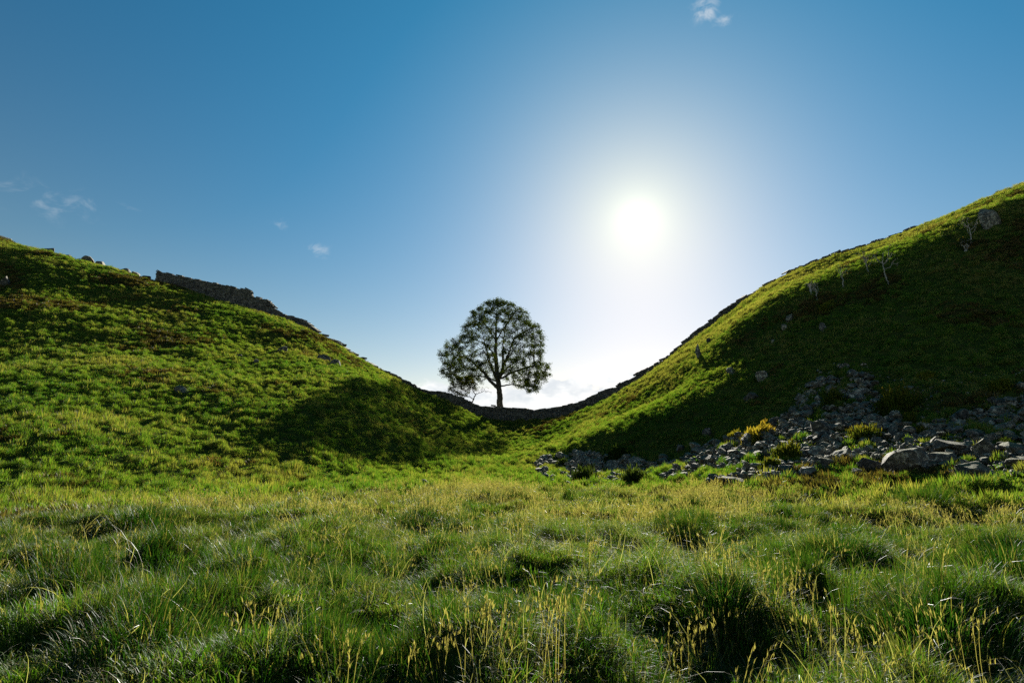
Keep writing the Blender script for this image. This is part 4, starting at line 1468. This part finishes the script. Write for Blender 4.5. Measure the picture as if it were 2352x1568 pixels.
def make_near_grass():
    col = bpy.data.collections.new('grass_sources_near')
    kinds = {}
    def add(kind, count, fn, mat):
        kinds[kind] = []
        for _ in range(count):
            k = sum(len(v) for v in kinds.values())
            proto(col, 'blades_%02d' % k, fn(), mat)
            kinds[kind].append(k)
    add('short', 5, lambda: tuft(150, 0.25, (0.06, 0.19), 0.0056, 1.3, 3, (0.0, 0.45)), M_GRASS)
    add('long', 5, lambda: tuft(120, 0.18, (0.18, 0.42), 0.0052, 1.05, 5, (0.0, 0.55), 0.07, 0.3), M_GRASS)
    add('rush', 4, lambda: tuft(120, 0.17, (0.22, 0.46), 0.0050, 0.42, 4, (0.0, 0.15), 0.06), M_RUSH)
    add('pale', 4, lambda: tuft(60, 0.26, (0.18, 0.44), 0.0038, 1.8, 5, (0.0, 0.6), 0.05, 0.1, lean=RNG.uniform(0, 6.28)), M_PALE)
    add('gold', 5, lambda: seed_stems(8, 0.18, (0.32, 0.64), 0.0026), M_GOLD)
    add('strand', 5, lambda: tuft(5, 0.30, (0.30, 0.75), 0.0042, 1.5, 6, (0.0, 0.8), 0.10, 0.15, lean=RNG.uniform(0, 6.28)), M_STRAW)
    add('strand_mid', 3, lambda: tuft(8, 0.35, (0.30, 0.60), 0.0075, 1.4, 4, (0.0, 0.8), 0.10, 0.15, lean=RNG.uniform(0, 6.28)), M_STRAW)
    add('short_mid', 5, lambda: tuft(80, 0.30, (0.08, 0.22), 0.012, 1.1, 2, (0.0, 0.35)), M_GRASS)
    add('long_mid', 5, lambda: tuft(90, 0.24, (0.18, 0.40), 0.011, 0.9, 3, (0.0, 0.4), 0.06, 0.2), M_GRASS)
    add('rush_mid', 4, lambda: tuft(80, 0.20, (0.24, 0.50), 0.010, 0.40, 3, (0.0, 0.2), 0.06), M_RUSH)
    add('pale_mid', 3, lambda: tuft(36, 0.28, (0.22, 0.5), 0.009, 1.4, 3, (0.0, 0.6), 0.05, 0.1, lean=RNG.uniform(0, 6.28)), M_PALE)
    add('gold_mid', 3, lambda: seed_stems(14, 0.28, (0.32, 0.58), 0.0045, 1.0, 6, 0.05), M_GOLD)

    out = []
    def put(kind, x, y, s, sere, tilt=0.12, flat=None):
        n = len(x)
        z = height(x, y)
        ok = in_frame(x, y, z + 0.2) & (np.hypot(x, y) > 1.9)
        for (kx, ky, kr) in KEEP_OUT:
            ok &= np.hypot(x - kx, y - ky) > kr
        gx, gy = slope(x, y, 0.3)
        rot = np.stack([RNG.normal(0, tilt, n) + 0.6 * gy, RNG.normal(0, tilt, n) - 0.6 * gx, RNG.random(n) * 6.283], -1)
        sc = np.stack([s, s, s * RNG.uniform(0.8, 1.25, n)], -1)
        idx = RNG.choice(kinds[kind], n)
        tone = np.clip(0.5 + 0.5 * fbm(x * 0.25, y * 0.25, 30.0, 2) + RNG.normal(0, 0.18, n), 0, 1)
        out.append([a[ok] for a in (np.stack([x, y, z - 0.01], -1), rot, sc, idx, tone, sere)])

    patch = lambda x, y, f, s: fbm(x * f, y * f, s, 3)
    W = 1.25
    for (y0, y1, suf, k) in ((1.9, 13.0, '', 1.0), (13.0, 40.0, '_mid', 0.45)):
        xm = y1 * W
        def pts(d):
            x, y = spread(-xm, xm, y0, y1, d)
            ok = (np.abs(x) < y * W + 2) & (RNG.random(len(x)) < field_mask(x, y) * 1.02)
            return x[ok], y[ok]
        x, y = pts(66 * k)
        s = RNG.uniform(0.7, 1.25, len(x)) * (1 + 0.35 * patch(x, y, 0.7, 3.0))
        put('short' + suf, x, y, s, np.clip(0.25 * patch(x, y, 0.35, 9.0) + 0.02 + 0.24 * sstep(y, 8, 17), 0, 0.6))
        x, y = pts(24 * k)
        ok = patch(x, y, 0.55, 21.0) + RNG.normal(0, 0.2, len(x)) > 0.0
        x, y = x[ok], y[ok]
        put('long' + suf, x, y, RNG.uniform(0.40, 0.90, len(x)), np.clip(0.3 * patch(x, y, 0.3, 14.0) + 0.05 + 0.35 * sstep(y, 8, 17), 0, 0.75))
        x, y = pts(10 * k)
        ok = patch(x, y, 0.38, 41.0) + RNG.normal(0, 0.1, len(x)) > 0.16
        x, y = x[ok], y[ok]
        put('rush' + suf, x, y, RNG.uniform(0.5, 0.95, len(x)), RNG.uniform(0, 0.1, len(x)))
        x, y = pts(13 * k)
        ok = patch(x, y, 0.45, 61.0) + RNG.normal(0, 0.3, len(x)) > 0.12
        x, y = x[ok], y[ok]
        put('pale' + suf, x, y, RNG.uniform(0.5, 1.1, len(x)), RNG.uniform(0, 0.3, len(x)))
        x, y = pts(7 * k * (2.4 if suf else 0.30))
        ok = patch(x, y, 0.22, 81.0) + RNG.normal(0, 0.12, len(x)) + (0.08 if suf else -0.05) > 0.10
        x, y = x[ok], y[ok]
        put('gold' + suf, x, y, RNG.uniform(0.65, 1.1, len(x)), RNG.uniform(0, 0.3, len(x)))
        x, y = pts(6 * k)
        put('strand' + suf, x, y, RNG.uniform(0.6, 1.15, len(x)), RNG.uniform(0, 0.4, len(x)), 0.3)
    # long grass crowning the mounds
    for (mx, my, mr, mh) in MOUNDS:
        n = int(24 * mr)
        x = mx + RNG.normal(0, mr * 0.45, n); y = my + RNG.normal(0, mr * 0.45, n)
        put(('long' if RNG.random() < 0.6 else 'rush') + ('_mid' if my > 13 else ''), x, y, RNG.uniform(0.75, 1.15, n), RNG.uniform(0, 0.15, n), 0.2)
    A = [np.concatenate([o[i] for o in out]) for i in range(6)]
    return scatter('field_grass', 'long tussocky grass with dry seed heads covering the field', 'grass', col, *A), len(A[0])


def make_hill_grass():
    col = bpy.data.collections.new('grass_sources_hill')
    for k in range(5):
        proto(col, 'turf_%02d' % k, tuft(84, 0.36, (0.05, 0.15), 0.0115, 0.9, 2, (0.0, 0.45), 0.03), M_HILL)
    for k in range(5):      # raised clumps
        proto(col, 'turf_%02d' % (5 + k), tuft(170, 0.24, (0.09, 0.22), 0.0105, 0.7, 2, (0.0, 0.5), 0.21), M_HILL)
    for k in range(3):      # longer seeding grass
        proto(col, 'turf_%02d' % (10 + k), tuft(40, 0.28, (0.22, 0.42), 0.016, 0.6, 2, (0.25, 0.85), 0.06), M_HILL)
    for k in range(3):      # heather and other dark low growth
        proto(col, 'turf_%02d' % (13 + k), tuft(90, 0.34, (0.10, 0.24), 0.022, 0.9, 2, (0.0, 0.5), 0.16), M_HEATH)
    x, y = spread(-88, 78, 12, 96, 13.5)
    f = field_mask(x, y)
    ok = (RNG.random(len(x)) > f) & (np.abs(x) < y * 1.22 + 3)
    x, y = x[ok], y[ok]
    z = height(x, y)
    ok = in_frame(x, y, z) & in_sight(x, y, z + 0.35)
    x, y, z = x[ok], y[ok], z[ok]
    # nearer slopes need a closer cover, farther ones less
    keep = RNG.random(len(x)) < np.clip(1.25 - np.hypot(x, y) / 220, 0.5, 1)
    for (kx, ky, kr) in KEEP_OUT:
        keep &= np.hypot(x - kx, y - ky) > kr
    keep &= ~(scree_mask(x, y) & (RNG.random(len(x)) < 0.88))
    east = (x > EAST_XY[:, 0].min()) & (y > EAST_XY[:, 1].min()) & (y < EAST_XY[:, 1].max())
    keep &= ~(east & (perlin(x * 0.5, y * 0.5, 3.3) > -0.1) & (RNG.random(len(x)) < 0.6))
    x, y, z = x[keep], y[keep], z[keep]
    n = len(x)
    gx, gy = slope(x, y, 0.5)
    rot = np.stack([RNG.normal(0, 0.12, n) + 0.45 * gy, RNG.normal(0, 0.12, n) - 0.45 * gx, RNG.random(n) * 6.283], -1)
    long_ = fbm(x * 0.16, y * 0.16, 55.0, 3) + RNG.normal(0, 0.22, n) + 0.45 * (x > 16) * sstep(y, 52, 60) + 0.25 * (x < -14) * sstep(y, 62, 74)
    clump = fbm(x * 1.1, y * 1.1, 33.0, 2) + RNG.normal(0, 0.12, n)
    idx = np.where(clump > 0.10, RNG.integers(5, 10, n), RNG.integers(0, 5, n))
    idx = np.where((long_ > 0.42) & (RNG.random(n) < 0.6), RNG.integers(10, 13, n), idx)
    zb = z
    heath = fbm(x * 0.13, y * 0.13, 91.0, 3) + RNG.normal(0, 0.12, n) + 0.30 * sstep(zb, 8, 17) * (x < -18) + 0.30 * sstep(zb, 9, 14) * (x > 14) * (y < 56) - 0.60
    idx = np.where((heath > 0) & (RNG.random(n) < 0.75), RNG.integers(13, 16, n), idx)
    s = RNG.uniform(0.7, 1.4, n) * (1 + 0.3 * perlin(x * 0.9, y * 0.9, 2.0))
    sc = np.stack([s, s, s * RNG.uniform(0.75, 1.2, n)], -1)
    tone = np.clip(0.45 + 0.6 * fbm(x * 0.12, y * 0.12, 5.0, 3) + RNG.normal(0, 0.2, n), 0, 1)
    sere = np.clip(0.10 + 0.25 * (x > 14) * sstep(y, 48, 58) + 0.35 * fbm(x * 0.10, y * 0.10, 75.0, 3) + RNG.normal(0, 0.13, n), 0, 0.8)
    return scatter('hill_grass', 'grazed green turf covering both slopes of the gap', 'grass', col, np.stack([x, y, z - 0.02], -1), rot, sc, idx, tone, sere), n




def lone_clumps():
    """the few clumps of the near field that stand out singly"""
    def foot(u, v):
        g = hit_ground(u, v, 2.0, 40)
        return g if g else (*at(u, v, 3.0)[:2], float(height(*at(u, v, 3.0)[:2])))
    for (u, v, h, n, lab) in ((1120, 1600, 0.72, 16, 'tall arching clump of golden seed heads at the bottom middle of the field'),
                              (1270, 1590, 0.78, 18, 'densest golden seed-head clump, just right of the bottom middle'),
                              (960, 1620, 0.55, 9, 'drooping seed-head clump left of the tall golden one'),
                              (790, 1610, 0.50, 7, 'sparse plumed grass stems at the bottom, left of the drooping clump'),
                              (600, 1600, 0.62, 8, 'long thin straw stems leaning over the dark hollow at bottom left'),
                              (1350, 1330, 0.70, 9, 'upright brown seed stems in the middle of the field')):
        g = foot(u, v)
        root = tag(empty('seeding_clump', g), lab, 'grass clump', 'clumps with seed heads in the near field')
        sd = seed_stems(n, 0.20, (h * 0.75, h * 1.1), 0.0032, 1.3, 14, 0.045, 1.05)
        o = mesh_obj('stems', sd[0], sd[1], M_GOLD, root, smooth=False)
        a = o.data.attributes.new('dry', 'FLOAT', 'POINT'); a.data.foreach_set('value', sd[2].astype(np.float32))
        tf = tuft(160, 0.22, (0.12, 0.32), 0.006, 0.9, 4, (0.0, 0.4), 0.03, 0.2)
        o = mesh_obj('leaves', tf[0], tf[1], M_GRASS, root, smooth=False)
        a = o.data.attributes.new('dry', 'FLOAT', 'POINT'); a.data.foreach_set('value', tf[2].astype(np.float32))
    for (u, v, rad, h, lab) in ((1665, 1445, 0.30, 0.50, 'tall dark upright tussock right of the middle of the field'),
                                (2160, 1500, 0.55, 0.42, 'widest black-shaded tussock at the lower right of the field'),
                                (1930, 1300, 0.50, 0.46, 'round dark tussock with golden stems behind it, right part of the field'),
                                (1500, 1545, 0.30, 0.28, 'dark rounded tussock at the bottom, right of the golden seed heads'),
                                (330, 1480, 0.55, 0.34, 'broad low dark tussock at the lower left of the field'),
                                (2330, 1330, 0.55, 0.50, 'dark tussock at the right picture edge'),
                                (330, 1225, 0.75, 0.50, 'dark grassy hump at the left where field meets slope')):
        g = foot(u, v)
        root = tag(empty('grass_tussock', g), lab, 'tussock', 'tussocks of the near field')
        k = 'wide' if g[1] > 10 else ''
        tf = tuft(int(900 * rad + 260), rad, (h * 0.55, h * 1.1), 0.010 if k else 0.0062, 0.62, 5, (0.0, 0.22), h * 0.35, 0.15)
        o = mesh_obj('leaves', tf[0], tf[1], M_RUSH, root, smooth=False)
        a = o.data.attributes.new('dry', 'FLOAT', 'POINT'); a.data.foreach_set('value', tf[2].astype(np.float32))
        sd = tuft(70, rad * 0.9, (h * 0.7, h * 1.2), 0.0045, 0.8, 4, (0.5, 1.0), h * 0.3, 0.3)
        o = mesh_obj('dead_leaves', sd[0], sd[1], M_PALE, root, smooth=False)
        a = o.data.attributes.new('dry', 'FLOAT', 'POINT'); a.data.foreach_set('value', sd[2].astype(np.float32))


lone_clumps()
print('field grass', make_near_grass()[1])
print('hill grass', make_hill_grass()[1])
